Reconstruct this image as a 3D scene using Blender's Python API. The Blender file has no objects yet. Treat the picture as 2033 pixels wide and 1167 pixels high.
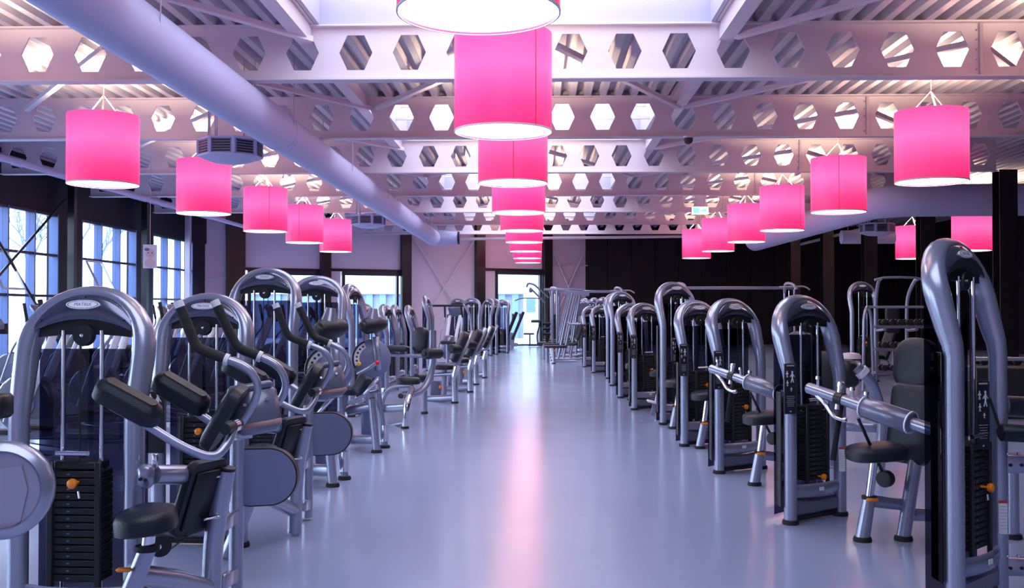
import bpy, bmesh, math, random
from mathutils import Vector as V, Matrix
R = math.radians
random.seed(7)
sc = bpy.context.scene
COL = sc.collection

# ---------------------------------------------------------------- camera, world, light, exposure
cd = bpy.data.cameras.new('camera'); cam = bpy.data.objects.new('camera', cd); COL.objects.link(cam)
cam.location = (0, 0, 1.45); cam.rotation_euler = (R(90.888), 0, R(1.395))
cd.sensor_width = 36; cd.lens = 36; cd.clip_end = 300; cd.clip_start = .05
sc.camera = cam
sc.view_settings.view_transform = 'Standard'; sc.view_settings.look = 'None'
sc.view_settings.gamma = 1; sc.view_settings.exposure = 0.30
try: sc.view_settings.use_curve_mapping = False
except Exception: pass
sc.cycles.max_bounces = 7; sc.cycles.diffuse_bounces = 3; sc.cycles.glossy_bounces = 4
sc.cycles.transparent_max_bounces = 24; sc.cycles.transmission_bounces = 4
sc.cycles.caustics_reflective = False; sc.cycles.caustics_refractive = False
sc.cycles.sample_clamp_indirect = 4.0

wd = bpy.data.worlds.new('sky'); sc.world = wd; wd.use_nodes = True
nt = wd.node_tree; nt.nodes.clear()
wo = nt.nodes.new('ShaderNodeOutputWorld'); wb = nt.nodes.new('ShaderNodeBackground')
tc = nt.nodes.new('ShaderNodeTexCoord'); sx = nt.nodes.new('ShaderNodeSeparateXYZ'); cr = nt.nodes.new('ShaderNodeValToRGB')
nt.links.new(tc.outputs['Generated'], sx.inputs[0]); nt.links.new(sx.outputs['Z'], cr.inputs[0])
cr.color_ramp.elements[0].position = .0; cr.color_ramp.elements[0].color = (.78, .88, 1, 1)
cr.color_ramp.elements[1].position = .7; cr.color_ramp.elements[1].color = (.52, .70, 1, 1)
nt.links.new(cr.outputs[0], wb.inputs[0]); nt.links.new(wb.outputs[0], wo.inputs[0])
wb.inputs[1].default_value = 7.5

SKYLIGHT_E = 3.4      # brightness of the milky roof lights
SHADE_E = 1.05         # glow of the pink shades
DIFF_E = 5.0          # lamp bottom diffusers
UP_W = 170.0           # light that leaves the open top of a shade

# ---------------------------------------------------------------- pixel of the photo + distance -> world point
CM = cam.rotation_euler.to_matrix()
def P(px, py, Y):
    d = CM @ V(((px-1016.5)/2033, (583.5-py)/2033, -1))
    k = Y/d.y
    return V((d.x*k, Y, 1.45+d.z*k))

# ---------------------------------------------------------------- materials
def mat(name, col, rough=.5, metal=0, coat=0, spec=.5, noise=0, nscale=8, bump=0, bscale=60, emit=None, es=0, alpha=1, crough=.1):
    m = bpy.data.materials.new(name); m.use_nodes = True
    t = m.node_tree; b = t.nodes['Principled BSDF']
    b.inputs['Base Color'].default_value = (*col, 1); b.inputs['Roughness'].default_value = rough
    b.inputs['Metallic'].default_value = metal; b.inputs['Coat Weight'].default_value = coat
    b.inputs['Coat Roughness'].default_value = crough
    b.inputs['Specular IOR Level'].default_value = spec
    if emit: b.inputs['Emission Color'].default_value = (*emit, 1); b.inputs['Emission Strength'].default_value = es
    co = t.nodes.new('ShaderNodeTexCoord')
    if noise:
        n = t.nodes.new('ShaderNodeTexNoise'); n.inputs['Scale'].default_value = nscale; n.inputs['Detail'].default_value = 4
        t.links.new(co.outputs['Object'], n.inputs['Vector'])
        mx = t.nodes.new('ShaderNodeMix'); mx.data_type = 'RGBA'
        mx.inputs['A'].default_value = (*[c*(1-noise) for c in col], 1); mx.inputs['B'].default_value = (*[min(1, c*(1+noise)) for c in col], 1)
        t.links.new(n.outputs['Fac'], mx.inputs['Factor']); t.links.new(mx.outputs['Result'], b.inputs['Base Color'])
    if bump:
        n2 = t.nodes.new('ShaderNodeTexNoise'); n2.inputs['Scale'].default_value = bscale
        t.links.new(co.outputs['Object'], n2.inputs['Vector'])
        bp = t.nodes.new('ShaderNodeBump'); bp.inputs['Strength'].default_value = bump; bp.inputs['Distance'].default_value = .01
        t.links.new(n2.outputs['Fac'], bp.inputs['Height']); t.links.new(bp.outputs[0], b.inputs['Normal'])
    return m

def glass(name, tint, rough=.02, gloss=.12, alpha_col=None):
    """thin pane: mostly see-through, a little mirror"""
    m = bpy.data.materials.new(name); m.use_nodes = True
    t = m.node_tree; t.nodes.clear()
    o = t.nodes.new('ShaderNodeOutputMaterial'); tr = t.nodes.new('ShaderNodeBsdfTransparent'); tr.inputs[0].default_value = (*tint, 1)
    g = t.nodes.new('ShaderNodeBsdfGlossy'); g.inputs['Roughness'].default_value = rough
    mx = t.nodes.new('ShaderNodeMixShader'); mx.inputs[0].default_value = gloss
    t.links.new(tr.outputs[0], mx.inputs[1]); t.links.new(g.outputs[0], mx.inputs[2]); t.links.new(mx.outputs[0], o.inputs[0])
    return m

M = {}
M['silver'] = mat('silver_paint', (.34, .37, .49), .26, .55, .6, noise=.05, nscale=30)
M['silver_dark'] = mat('grey_shroud_plastic', (.14, .15, .23), .30, .2, .6, noise=.05, nscale=20)
M['shroud'] = mat('grey_metal_shroud', (.12, .135, .20), .18, .75, .6, noise=.06, nscale=12)
M['cover'] = mat('grey_cover_plastic', (.17, .20, .34), .42, .1, .2, noise=.04, nscale=20)
M['chrome'] = mat('chrome', (.80, .82, .88), .12, 1.0)
M['vinyl'] = mat('black_vinyl', (.008, .011, .024), .38, 0, .10, spec=.35, bump=.25, bscale=250, crough=.35)
M['black'] = mat('black_plastic', (.008, .009, .014), .45)
M['rubber'] = mat('black_rubber', (.010, .010, .014), .7, bump=.2, bscale=200)
M['plate'] = mat('black_iron', (.012, .013, .02), .5, .3, bump=.2, bscale=90)
M['white'] = mat('white_paint', (.8, .82, .86), .4)
M['label'] = mat('placard_black', (.012, .013, .02), .35)
M['labelw'] = mat('placard_print_white', (.75, .77, .85), .5)
M['labelr'] = mat('placard_print_red', (.6, .03, .05), .5)
M['orange'] = mat('orange_plastic', (1.0, .26, .01), .35, 0, .3)
M['red'] = mat('red_plastic', (.75, .015, .02), .35, 0, .3)
M['yellow'] = mat('yellow_plastic', (.9, .55, .05), .35, 0, .3)
M['logo'] = mat('logo_silver', (.92, .93, 1.0), .5, 0, .3)
M['logotext'] = mat('logo_lettering', (.20, .22, .36), .4)
M['smoke'] = glass('smoked_acrylic', (.055, .06, .11), .03, .035)
M['paneg'] = glass('window_glass', (.93, .96, 1.0), .01, .06)
M['beam'] = mat('white_beam_paint', (.80, .72, .78), .5, noise=.02, nscale=3)  # white paint, tinted with the pink glow of the lamps
M['deck'] = mat('galvanised_deck', (.60, .56, .64), .45, .15, noise=.08, nscale=5)
M['duct'] = mat('white_fabric_duct', (.60, .60, .86), .55, noise=.02, nscale=6, bump=.15, bscale=30)
M['wallp'] = mat('pale_wall_panel', (.80, .68, .78), .6, noise=.03, nscale=3)  # white panels; pink lamp light on them is put into this colour
M['curb'] = mat('lilac_white_curb', (.46, .46, .58), .6)
M['dark'] = mat('black_cladding', (.006, .006, .010), .5, spec=.2, noise=.2, nscale=2)
M['steel'] = mat('dark_steel_column', (.007, .006, .009), .36, 0)
M['frame'] = mat('dark_window_frame', (.015, .018, .035), .4)
M['fin'] = mat('blue_lit_fin', (.05, .10, .28), .4)  # blue light on the mullion sides is mixed into this colour
M['rod'] = mat('grey_rod', (.55, .50, .58), .4, .3)
M['cream'] = mat('wire_sling_white', (.9, .86, .75), .5)
M['brown'] = mat('red_lit_grey', (.35, .2, .2), .5)  # red light on the grey housing, painted as a tone of its own

def floor_material():
    m = mat('polished_resin_floor', (.30, .33, .47), .16, 0, 0, spec=.7)
    t = m.node_tree; b = t.nodes['Principled BSDF']; co = t.nodes.new('ShaderNodeTexCoord')
    n = t.nodes.new('ShaderNodeTexNoise'); n.inputs['Scale'].default_value = .7; n.inputs['Detail'].default_value = 5
    t.links.new(co.outputs['Object'], n.inputs['Vector'])
    mx = t.nodes.new('ShaderNodeMix'); mx.data_type = 'RGBA'
    mx.inputs['A'].default_value = (.30, .37, .58, 1); mx.inputs['B'].default_value = (.39, .46, .68, 1)
    t.links.new(n.outputs['Fac'], mx.inputs['Factor']); t.links.new(mx.outputs['Result'], b.inputs['Base Color'])
    mr = t.nodes.new('ShaderNodeMapRange'); mr.inputs['To Min'].default_value = .13; mr.inputs['To Max'].default_value = .23
    n2 = t.nodes.new('ShaderNodeTexNoise'); n2.inputs['Scale'].default_value = 1.3; n2.inputs['Detail'].default_value = 6
    t.links.new(co.outputs['Object'], n2.inputs['Vector']); t.links.new(n2.outputs['Fac'], mr.inputs['Value']); t.links.new(mr.outputs[0], b.inputs['Roughness'])
    n3 = t.nodes.new('ShaderNodeTexNoise'); n3.inputs['Scale'].default_value = 5; n3.inputs['Detail'].default_value = 2
    t.links.new(co.outputs['Object'], n3.inputs['Vector'])
    bp = t.nodes.new('ShaderNodeBump'); bp.inputs['Strength'].default_value = .06; bp.inputs['Distance'].default_value = .02
    t.links.new(n3.outputs['Fac'], bp.inputs['Height']); t.links.new(bp.outputs[0], b.inputs['Normal'])
    return m
M['floor'] = floor_material()

def emit_mat(name, col, s, mixcol=None):
    m = bpy.data.materials.new(name); m.use_nodes = True
    t = m.node_tree; t.nodes.clear()
    o = t.nodes.new('ShaderNodeOutputMaterial'); e = t.nodes.new('ShaderNodeEmission')
    e.inputs[0].default_value = (*col, 1); e.inputs[1].default_value = s
    t.links.new(e.outputs[0], o.inputs[0]); return m
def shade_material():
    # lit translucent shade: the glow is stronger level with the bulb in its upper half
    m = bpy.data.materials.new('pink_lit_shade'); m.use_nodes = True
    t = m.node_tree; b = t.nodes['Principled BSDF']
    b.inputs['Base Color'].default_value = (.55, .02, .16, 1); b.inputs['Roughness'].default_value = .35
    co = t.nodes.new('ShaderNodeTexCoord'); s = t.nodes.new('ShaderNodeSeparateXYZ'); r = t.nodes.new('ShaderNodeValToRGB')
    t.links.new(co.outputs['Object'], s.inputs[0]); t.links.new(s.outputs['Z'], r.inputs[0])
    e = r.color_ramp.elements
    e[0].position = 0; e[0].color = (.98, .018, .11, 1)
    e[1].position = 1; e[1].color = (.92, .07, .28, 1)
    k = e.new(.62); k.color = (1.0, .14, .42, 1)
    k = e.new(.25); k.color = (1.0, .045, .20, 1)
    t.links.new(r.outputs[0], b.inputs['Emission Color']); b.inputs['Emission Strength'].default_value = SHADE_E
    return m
M['shade'] = shade_material()
M['diffuser'] = emit_mat('lamp_diffuser', (1.0, .95, .86), DIFF_E)
M['skylight'] = emit_mat('milky_roof_light', (.78, .82, 1.0), SKYLIGHT_E)
M['exit'] = emit_mat('lit_exit_sign', (.25, .9, .75), 1.3)
M['exitw'] = emit_mat('lit_exit_sign_white', (.9, 1, .98), 1.4)

# ---------------------------------------------------------------- mesh builder
def frame_m(o, z, x=None):
    z = V(z).normalized()
    x = V(x) if x is not None else (V((1, 0, 0)) if abs(z.x) < .9 else V((0, 1, 0)))
    x = (x-z*x.dot(z)).normalized(); y = z.cross(x)
    m = Matrix.Identity(4)
    for i in range(3): m[i][0] = x[i]; m[i][1] = y[i]; m[i][2] = z[i]; m[i][3] = o[i]
    return m

CV = [(a, b, c, ax) for a in (-1, 1) for b in (-1, 1) for c in (-1, 1) for ax in range(3)]
def _cf():
    idx = {v: i for i, v in enumerate(CV)}; fs = []
    for ax in range(3):
        o = [i for i in range(3) if i != ax]
        for s in (-1, 1):
            q = []
            for a, b in ((-1, -1), (1, -1), (1, 1), (-1, 1)):
                c = [0]*3; c[ax] = s; c[o[0]] = a; c[o[1]] = b; q.append(idx[(*c, ax)])
            fs.append(q)
        for a in (-1, 1):
            for b in (-1, 1):
                c1 = [0]*3; c1[ax] = -1; c1[o[0]] = a; c1[o[1]] = b; c2 = list(c1); c2[ax] = 1
                fs.append([idx[(*c1, o[0])], idx[(*c2, o[0])], idx[(*c2, o[1])], idx[(*c1, o[1])]])
    for a in (-1, 1):
        for b in (-1, 1):
            for c in (-1, 1): fs.append([idx[(a, b, c, k)] for k in range(3)])
    return fs
CF = _cf()

def fil(pts, rad=.08, n=5):
    """polyline with rounded corners"""
    pts = [V(p) for p in pts]; out = [pts[0]]
    for i in range(1, len(pts)-1):
        a, b, c = pts[i-1], pts[i], pts[i+1]
        r1 = min(rad, (a-b).length*.48); r2 = min(rad, (c-b).length*.48)
        p = b+(a-b).normalized()*r1; q = b+(c-b).normalized()*r2
        for k in range(n+1):
            t = k/n; out.append(p*(1-t)**2+b*2*t*(1-t)+q*t*t)
    out.append(pts[-1]); return out

class MB:
    def __init__(s): s.v = []; s.f = []
    def add(s, vs, fs, m=None):
        k = len(s.v)
        s.v += [(m @ V(v)) if m is not None else V(v) for v in vs]
        s.f += [[i+k for i in f] for f in fs]; return s
    def box(s, c, size, m=None, b=.004):
        h = [x/2 for x in size]; b = min(b, min(h)*.9)
        vs = []
        for v in CV:
            vs.append([c[i]+v[i]*(h[i] if i == v[3] else h[i]-b) for i in range(3)])
        return s.add(vs, CF, m)
    def bx(s, lo, hi, m=None):
        x0, y0, z0 = lo; x1, y1, z1 = hi
        vs = [(x0,y0,z0),(x1,y0,z0),(x1,y1,z0),(x0,y1,z0),(x0,y0,z1),(x1,y0,z1),(x1,y1,z1),(x0,y1,z1)]
        return s.add(vs, [[0,3,2,1],[4,5,6,7],[0,1,5,4],[1,2,6,5],[2,3,7,6],[3,0,4,7]], m)
    def bar(s, a, b, w, h, up=(0, 0, 1), bev=.004):
        a = V(a); b = V(b); m = frame_m((a+b)/2, b-a, V(up).cross(b-a) if abs(V(up).normalized().dot((b-a).normalized())) < .99 else None)
        return s.box((0, 0, 0), (w, h, (b-a).length), m, bev)
    def sweep(s, pts, r, seg=10, up=None):
        pts = [V(p) for p in pts]; n = len(pts)
        T = [(pts[min(i+1, n-1)]-pts[max(i-1, 0)]).normalized() for i in range(n)]
        ref = V(up) if up is not None else None
        if ref is None:
            ref = V((0, 0, 1)) if abs(T[0].z) < .9 else V((0, 1, 0))
        vs = []; cur = ref
        for i in range(n):
            base = ref if up is not None else cur
            b = base-T[i]*base.dot(T[i]); b = b.normalized() if b.length > 1e-6 else V((1, 0, 0))
            cur = b; a = T[i].cross(b)
            rr = r[i] if isinstance(r, list) else r
            ra, rb = rr if isinstance(rr, tuple) else (rr, rr)
            for k in range(seg):
                t = 2*math.pi*k/seg; vs.append(pts[i]+a*ra*math.cos(t)+b*rb*math.sin(t))
        fs = [[i*seg+k, i*seg+(k+1) % seg, (i+1)*seg+(k+1) % seg, (i+1)*seg+k] for i in range(n-1) for k in range(seg)]
        fs.append(list(range(seg))[::-1]); fs.append([(n-1)*seg+k for k in range(seg)])
        return s.add(vs, fs)
    def cyl(s, a, b, r, seg=14, r2=None): return s.sweep([a, b], [r, r if r2 is None else r2], seg)
    def lathe(s, prof, m=None, seg=24):
        """prof: (radius, height) from one end to the other; ends closed with fans when radius > 0"""
        vs = []; fs = []; n = len(prof)
        for r, z in prof:
            for k in range(seg):
                t = 2*math.pi*k/seg; vs.append((r*math.cos(t), r*math.sin(t), z))
        for i in range(n-1):
            for k in range(seg): fs.append([i*seg+k, i*seg+(k+1) % seg, (i+1)*seg+(k+1) % seg, (i+1)*seg+k])
        fs.append(list(range(seg))[::-1]); fs.append([(n-1)*seg+k for k in range(seg)])
        return s.add(vs, fs, m)
    def ring(s, r1, r2, z0, z1, m=None, seg=32):
        vs = []; fs = []
        for r, z in ((r1, z0), (r2, z0), (r2, z1), (r1, z1)):
            for k in range(seg):
                t = 2*math.pi*k/seg; vs.append((r*math.cos(t), r*math.sin(t), z))
        for i in range(4):
            j = (i+1) % 4
            for k in range(seg): fs.append([i*seg+k, i*seg+(k+1) % seg, j*seg+(k+1) % seg, j*seg+k])
        return s.add(vs, fs, m)
    def pad(s, w, h, t, rc, m=None, e=.018, n=5, crown=.008):
        """upholstered cushion in local XY, thickness Z"""
        def outline(i):
            W, H, r = w/2-i, h/2-i, max(rc-i, .004); o = []
            for cx, cy, a0 in ((W-r, H-r, 0), (-(W-r), H-r, 90), (-(W-r), -(H-r), 180), (W-r, -(H-r), 270)):
                for k in range(n+1):
                    a = R(a0+90*k/n); o.append((cx+r*math.cos(a), cy+r*math.sin(a)))
            return o
        rc = min(rc, w/2-.001, h/2-.001); mi = min(w, h)/2
        lv = [(-t/2, e*.5), (-t/2+e*.2, 0), (t/2-e, 0), (t/2-e*.35, e*.3), (t/2, e), (t/2+crown, min(e*2.6, mi*.6))]
        vs = []; fs = []; c = 4*(n+1)
        for z, i in lv: vs += [(x, y, z) for x, y in outline(i)]
        for l in range(len(lv)-1):
            for k in range(c): fs.append([l*c+k, l*c+(k+1) % c, (l+1)*c+(k+1) % c, (l+1)*c+k])
        fs.append(list(range(c))[::-1]); fs.append([(len(lv)-1)*c+k for k in range(c)])
        return s.add(vs, fs, m)
    def prism(s, out, z0, z1, m=None):
        n = len(out); vs = [(x, y, z0) for x, y in out]+[(x, y, z1) for x, y in out]
        fs = [list(range(n))[::-1], [n+i for i in range(n)]]+[[i, (i+1) % n, n+(i+1) % n, n+i] for i in range(n)]
        return s.add(vs, fs, m)
    def grid(s, rows, closed=False):
        n = len(rows[0]); vs = [p for r in rows for p in r]; fs = []
        for i in range(len(rows)-1):
            for k in range(n-1): fs.append([i*n+k, i*n+k+1, (i+1)*n+k+1, (i+1)*n+k])
        return s.add(vs, fs)
    def mesh(s, name, m, off=None, recalc=True, ang=.7):
        me = bpy.data.meshes.new(name)
        vs = s.v if off is None else [v-off for v in s.v]
        me.from_pydata([tuple(v) for v in vs], [], s.f); 
        if recalc:
            bm = bmesh.new(); bm.from_mesh(me); bmesh.ops.recalc_face_normals(bm, faces=bm.faces); bm.to_mesh(me); bm.free()
        me.shade_smooth()
        try: me.set_sharp_from_angle(angle=ang)
        except Exception: pass
        me.materials.append(M[m] if isinstance(m, str) else m); me.update(); return me

def link(name, data, parent=None, loc=None, **props):
    o = bpy.data.objects.new(name, data); COL.objects.link(o)
    if parent is not None: o.parent = parent
    if loc is not None: o.location = loc
    for k, v in props.items(): o[k] = v
    return o
def thing(name, loc, label, cat, group=None, rz=0):
    o = link(name, None, None, loc, label=label, category=cat); o.rotation_euler.z = rz; o.empty_display_size = .1
    if group: o['group'] = group
    return o
def struct(name, mb, m, parent=None, ang=.5):
    o = link(name, mb.mesh(name, m, ang=ang), parent)
    if parent is None: o['kind'] = 'structure'
    return o
def copy_tree(o, parent=None):
    c = o.copy(); COL.objects.link(c)
    if parent is not None: c.parent = parent
    for ch in list(o.children): copy_tree(ch, c)
    return c

# ================================================================ THE HALL
BAY = 4.25; B1 = 12.5; ZB = 4.28; HB = .66; ZD = ZB+HB
XL, XR, YBK = -11.5, 16.0, 43.3
def wy(x): return 42.1+.586*x          # the glazed end wall runs slantwise

struct('floor', MB().bx((XL-.3, -3, -.2), (XR+.3, 45, 0)), 'floor')

# corrugated roof deck, ribs run along the hall; open where the roof lights sit
SKX0, SKX1 = -2.72, 2.17
def deck(x0, x1, y0, y1):
    mb = MB(); p = .25; x = x0; vs = []
    prof = []
    while x < x1-.01:
        for dx, dz in ((0, 0), (.10, 0), (.135, .10), (.215, .10)):
            if x+dx <= x1: prof.append((x+dx, ZD+dz))
        x += p
    prof.append((x1, ZD))
    n = len(prof); vs = [(a, y0, b) for a, b in prof]+[(a, y1, b) for a, b in prof]
    fs = [[i, i+1, n+i+1, n+i] for i in range(n-1)]
    mb.add(vs, fs)
    mb.bx((x0, y0, ZD+.16), (x1, y1, ZD+.22))
    return mb
c1 = deck(XL-.3, SKX0, -3, 44.5)
c2 = deck(SKX1, XR+.3, -3, 44.5)
for v in c2.v: c1.v.append(v)
k0 = len(c1.v)-len(c2.v)
c1.f += [[i+k0 for i in f] for f in c2.f]
sky_bays = [(-.25, 4.0), (8.25, 12.5), (16.75, 21.0), (25.25, 29.5), (33.75, 38.0)]
yy = -3
for a, b in sky_bays+[(44.5, 45)]:
    if a > yy:
        d = deck(SKX0, SKX1, yy, a); k0 = len(c1.v); c1.v += d.v; c1.f += [[i+k0 for i in f] for f in d.f]
    yy = b
ce = link('ceiling', c1.mesh('ceiling', 'deck', recalc=False, ang=.3)); ce['kind'] = 'structure'

# roof lights: curb, milky sheets, glazing bars
for n, (a, b) in enumerate(sky_bays):
    lb = ['behind the camera, above the first lamp', 'milky roof light over the nearest big lamp, cut by the top of the photo',
          'milky roof light seen through the hexagons of the second beam', 'milky roof light beyond the third beam, middle distance',
          'farthest milky roof light near the end wall'][n]
    t = thing('roof_light', ((SKX0+SKX1)/2, (a+b)/2, ZD), 'white '+lb if n else 'white milky roof light overhead, '+lb, 'skylight', 'roof lights')
    off = V(t.location)
    cb = MB(); w = .06; zt = ZD+.55
    cb.bx((SKX0+.005, a+.005, ZD+.002), (SKX0+w, b-.005, zt)); cb.bx((SKX1-w, a+.005, ZD+.002), (SKX1-.005, b-.005, zt)); cb.bx((SKX0+w, a+.005, ZD+.002), (SKX1-w, a+w, zt)); cb.bx((SKX0+w, b-w, ZD+.002), (SKX1-w, b-.005, zt))
    link('curb', cb.mesh('curb', 'curb', off), t)
    for k in range(4):
        y0 = a+w+(b-a-2*w)*k/4; y1 = a+w+(b-a-2*w)*(k+1)/4
        link('glazing_sheet', MB().bx((SKX0, y0+.02, zt-.03), (SKX1, y1-.02, zt)).mesh('glazing_sheet', 'skylight', off), t)
    for k in range(1, 4):
        y0 = a+w+(b-a-2*w)*k/4
        link('glazing_bar', MB().bx((SKX0, y0-.03, zt-.09), (SKX1, y0+.03, zt+.01)).mesh('glazing_bar', 'rod', off), t)

# trimmers beside the roof lights, running the length of the hall
for x, nm in ((SKX0-.14, 'trimmer'), (SKX1+.14, 'trimmer')):
    t = link(nm, MB().bx((x-.09, -3, ZD-.20), (x+.09, 42 if x > 0 else 40.3, ZD-.004)).mesh(nm, 'beam'),
             label='long pale ceiling trimmer along the %s edge of the roof lights' % ('left' if x < 0 else 'right'), category='beam')

# castellated beams
PITCH = .66
def web(x0, x1):
    mb = MB(); n = int(round((x1-x0)/PITCH)); th = .012
    hx = [(-.205, 0), (-.105, .215), (.105, .215), (.205, 0), (.105, -.215), (-.105, -.215)]
    bo = [(-.33, 0), (-.33, HB/2), (.33, HB/2), (.33, 0), (.33, -HB/2), (-.33, -HB/2)]
    for k in range(n):
        cx = x0+PITCH*(k+.5)
        vs = []
        for y in (-th, th):
            vs += [(cx+a, y, HB/2+b) for a, b in hx]+[(cx+a, y, HB/2+b) for a, b in bo]
        fs = []
        for o in (0, 12):
            for i in range(6):
                j = (i+1) % 6; fs.append([o+i, o+j, o+6+j, o+6+i])
        for i in range(6): fs.append([i, (i+1) % 6, 12+(i+1) % 6, 12+i])
        mb.add(vs, fs)
    return mb, x0+n*PITCH
names = ['nearest', 'second nearest', 'third nearest', 'fourth', 'fifth', 'sixth', 'farthest']
for k in range(-1, 7):
    Y = B1+BAY*k
    xa = -10.23-.66*1 if k < 5 else (-8.25 if k == 5 else -6.27)
    xa = -3.215-.66*round((-3.215-xa)/.66); xb = 9.5
    if k < 1: xa = -3.215-.66*12; xb = 12.2
    mb, xe = web(xa, xb)
    t = thing('castellated_beam', (0, Y, ZB), ('pale castellated roof beam with hexagon holes, %s to the camera' % names[k] if k >= 0 else
              'pale castellated roof beam just above the top of the photo') if k not in (6,) else 'pale castellated roof beam with hexagon holes, closest to the end wall', 'beam', 'castellated roof beams')
    link('web', mb.mesh('web', 'beam', ang=.3), t)
    link('flange', MB().bx((xa, -.10, -.02), (xe, .10, 0)).mesh('flange', 'beam'), t)
    link('flange', MB().bx((xa, -.10, HB-.02), (xe, .10, HB)).mesh('flange', 'beam'), t)
    for sx_ in (5.365,):
        if sx_ > xa:
            pl = MB().bx((sx_-.02, -.06, 0), (sx_+.02, .06, HB-.02))
            for q in range(5): pl.box((sx_-.045, -.02, .08+q*.12), (.02, .03, .02))
            link('splice_plate', pl.mesh('splice_plate', 'rod'), t)

# zigzag bracing between the beams
for k in range(-1, 6):
    y0, y1 = B1+BAY*k, B1+BAY*(k+1)
    t = thing('roof_bracing', (0, (y0+y1)/2, ZB+.45), 'pale zigzag bracing bars between the %s and the %s roof beam' % (('overhead', *names)[k+1], names[k+1]), 'bracing', 'roof bracing')
    segs = [((-2.75, y1-.15), (-5.4, y0+.15)), ((-5.4, y0+.15), (-8.4, y1-.15)), ((2.4, y1-.15), (5.4, y0+.15)), ((5.4, y0+.15), (8.4, y1-.15))]
    if k % 2 == 0: segs += [((-2.6, y1-.15), (-.2, y0+.15)), ((.2, y0+.15), (2.3, y1-.15))]
    for (xa, ya), (xb, yb) in segs:
        if xa < -6 and y1 > 36: continue
        mb = MB().bar(V((xa, ya, ZB+.46))-t.location, V((xb, yb, ZB+.46))-t.location, .09, .07)
        link('brace_bar', mb.mesh('brace_bar', 'beam'), t)

# ---- left window wall
struct('wall_left', (lambda mb: [mb, mb.bx((XL-.3, -3, 3.74), (XL, 35.5, ZD+.3)), mb.bx((XL-.3, -3, 0), (XL, 35.5, .40)),
       [mb.bx((XL-.3, 1.6+4.8*i-1.25, .40), (XL, 1.6+4.8*i, 3.74)) for i in range(0, 8) if 1.6+4.8*i < 36], mb.bx((XL-.3, -3, .4), (XL, -.9, 3.74))][0])(MB()), 'dark')
for i in range(7):
    y0 = 1.6+4.8*i; y1 = min(y0+3.55, 35.4); n = 3
    t = link('window_%d' % (i+1), None, None, (XL, (y0+y1)/2, .4), kind='structure'); off = V(t.location)
    ph = (y1-y0)/3
    fr = MB()
    for z in (.40, 1.75, 2.72, 3.68): fr.bx((XL-.14, y0, z), (XL-.02, y1, z+.06))
    link('transom', fr.mesh('transom', 'frame', off), t)
    for k in range(4):
        yk = y0+ph*k
        if k == 3: yk -= .05
        link('mullion', MB().bx((XL-.22, yk, .40), (XL+.0, yk+.05, 3.74)).mesh('mullion', 'fin', off), t)
        if k < 3:
            pass
            link('pane', MB().bx((XL-.13, yk+.05, .46), (XL-.12, yk+ph, 3.68)).mesh('pane', 'paneg', off), t)
    if i in (4, 5):
        ya, yb, z0, z1 = y0+.2, y0+1.1, 1.9, 2.70
        a = [(XL+.02, ya, z1), (XL+.02, yb, z1), (XL+.42, ya, z0), (XL+.42, yb, z0)]
        fr = MB().bar(a[0], a[2], .04, .05).bar(a[1], a[3], .04, .05).bar(a[2], a[3], .04, .05).bar(a[0], a[1], .04, .05)
        link('open_sash', fr.mesh('open_sash', 'white', off), t)

# eave pipe, left columns, x-bracing rods
link('eave_tube', MB().cyl((XL+.35, -3, 4.62), (XL+.35, 34.9, 4.62), .10).mesh('eave_tube', 'duct'), label='long pale tube under the roof along the top of the left window wall', category='tube')
link('eave_tube', MB().cyl((XL+1.9, 8, 4.18), (XL+1.9, 35.2, 4.18), .06).mesh('eave_tube', 'duct'), label='thinner pale tube running beside the eave tube, nearer the lamps', category='tube')
for i, (y, m_) in enumerate(((19.5, 'steel'), (24.4, 'steel'), (29.0, 'steel'), (32.6, 'rod'))):
    link('wall_column', MB().bx((-.08, -.08, 0), (.08, .08, 4.55)).mesh('wall_column', m_), None, (XL+.3, y, 0),
         label=['dark steel column by the left windows, behind the nearest arched machine', 'dark steel column between left windows, under the leftmost lamp', 'dark steel column between left windows, beside the hanging poster',
                'pale grey post at the far end of the left window wall'][i], category='column', group='columns along the window wall')
t = thing('wall_cross_brace', (XL+.22, 22, 0), 'dark crossed tie rods in front of the nearest left windows', 'brace')
for a, b in (((0, -2.3, 1.2), (0, 2.2, 4.1)), ((0, -2.2, 4.0), (0, 2.0, .6))):
    link('tie_rod', MB().cyl(a, b, .03, 8).mesh('tie_rod', 'steel'), t)

# ---- glazed end wall (slanted)
EO = V((.52, wy(.52), 0)); ED = V((-1, -.586, 0)).normalized(); EN = V((ED.y, -ED.x, 0))
if EN.y > 0: EN = -EN
def E(s, z, d=0): return EO+ED*s+EN*d+V((0, 0, z))
def ebox(mb, s0, s1, z0, z1, d0=-.1, d1=0):
    vs = [E(s, z, d) for d in (d0, d1) for s, z in ((s0, z0), (s1, z0), (s1, z1), (s0, z1))]
    return mb.add(vs, [[0,1,2,3],[7,6,5,4],[0,4,5,1],[1,5,6,2],[2,6,7,3],[3,7,4,0]])
cols = [0.0, 3.12, 6.3, 9.5, 12.65, 13.9]
eb = MB()
zt = ZD+.2
ebox(eb, -1.95, 0, 0, zt); ebox(eb, 3.12, 6.3, 0, zt)                 # solid bays
ebox(eb, 0, 3.12, 3.02, zt); ebox(eb, 6.3, 9.5, 2.88, zt); ebox(eb, 9.5, 12.65, 2.85, zt)
ebox(eb, 12.65, 14.3, 0, zt)
ebox(eb, 2.55, 3.12, 0, 3.02); ebox(eb, 9.05, 9.5, 0, 2.88)
struct('wall_back', eb, 'wallp')
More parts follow.
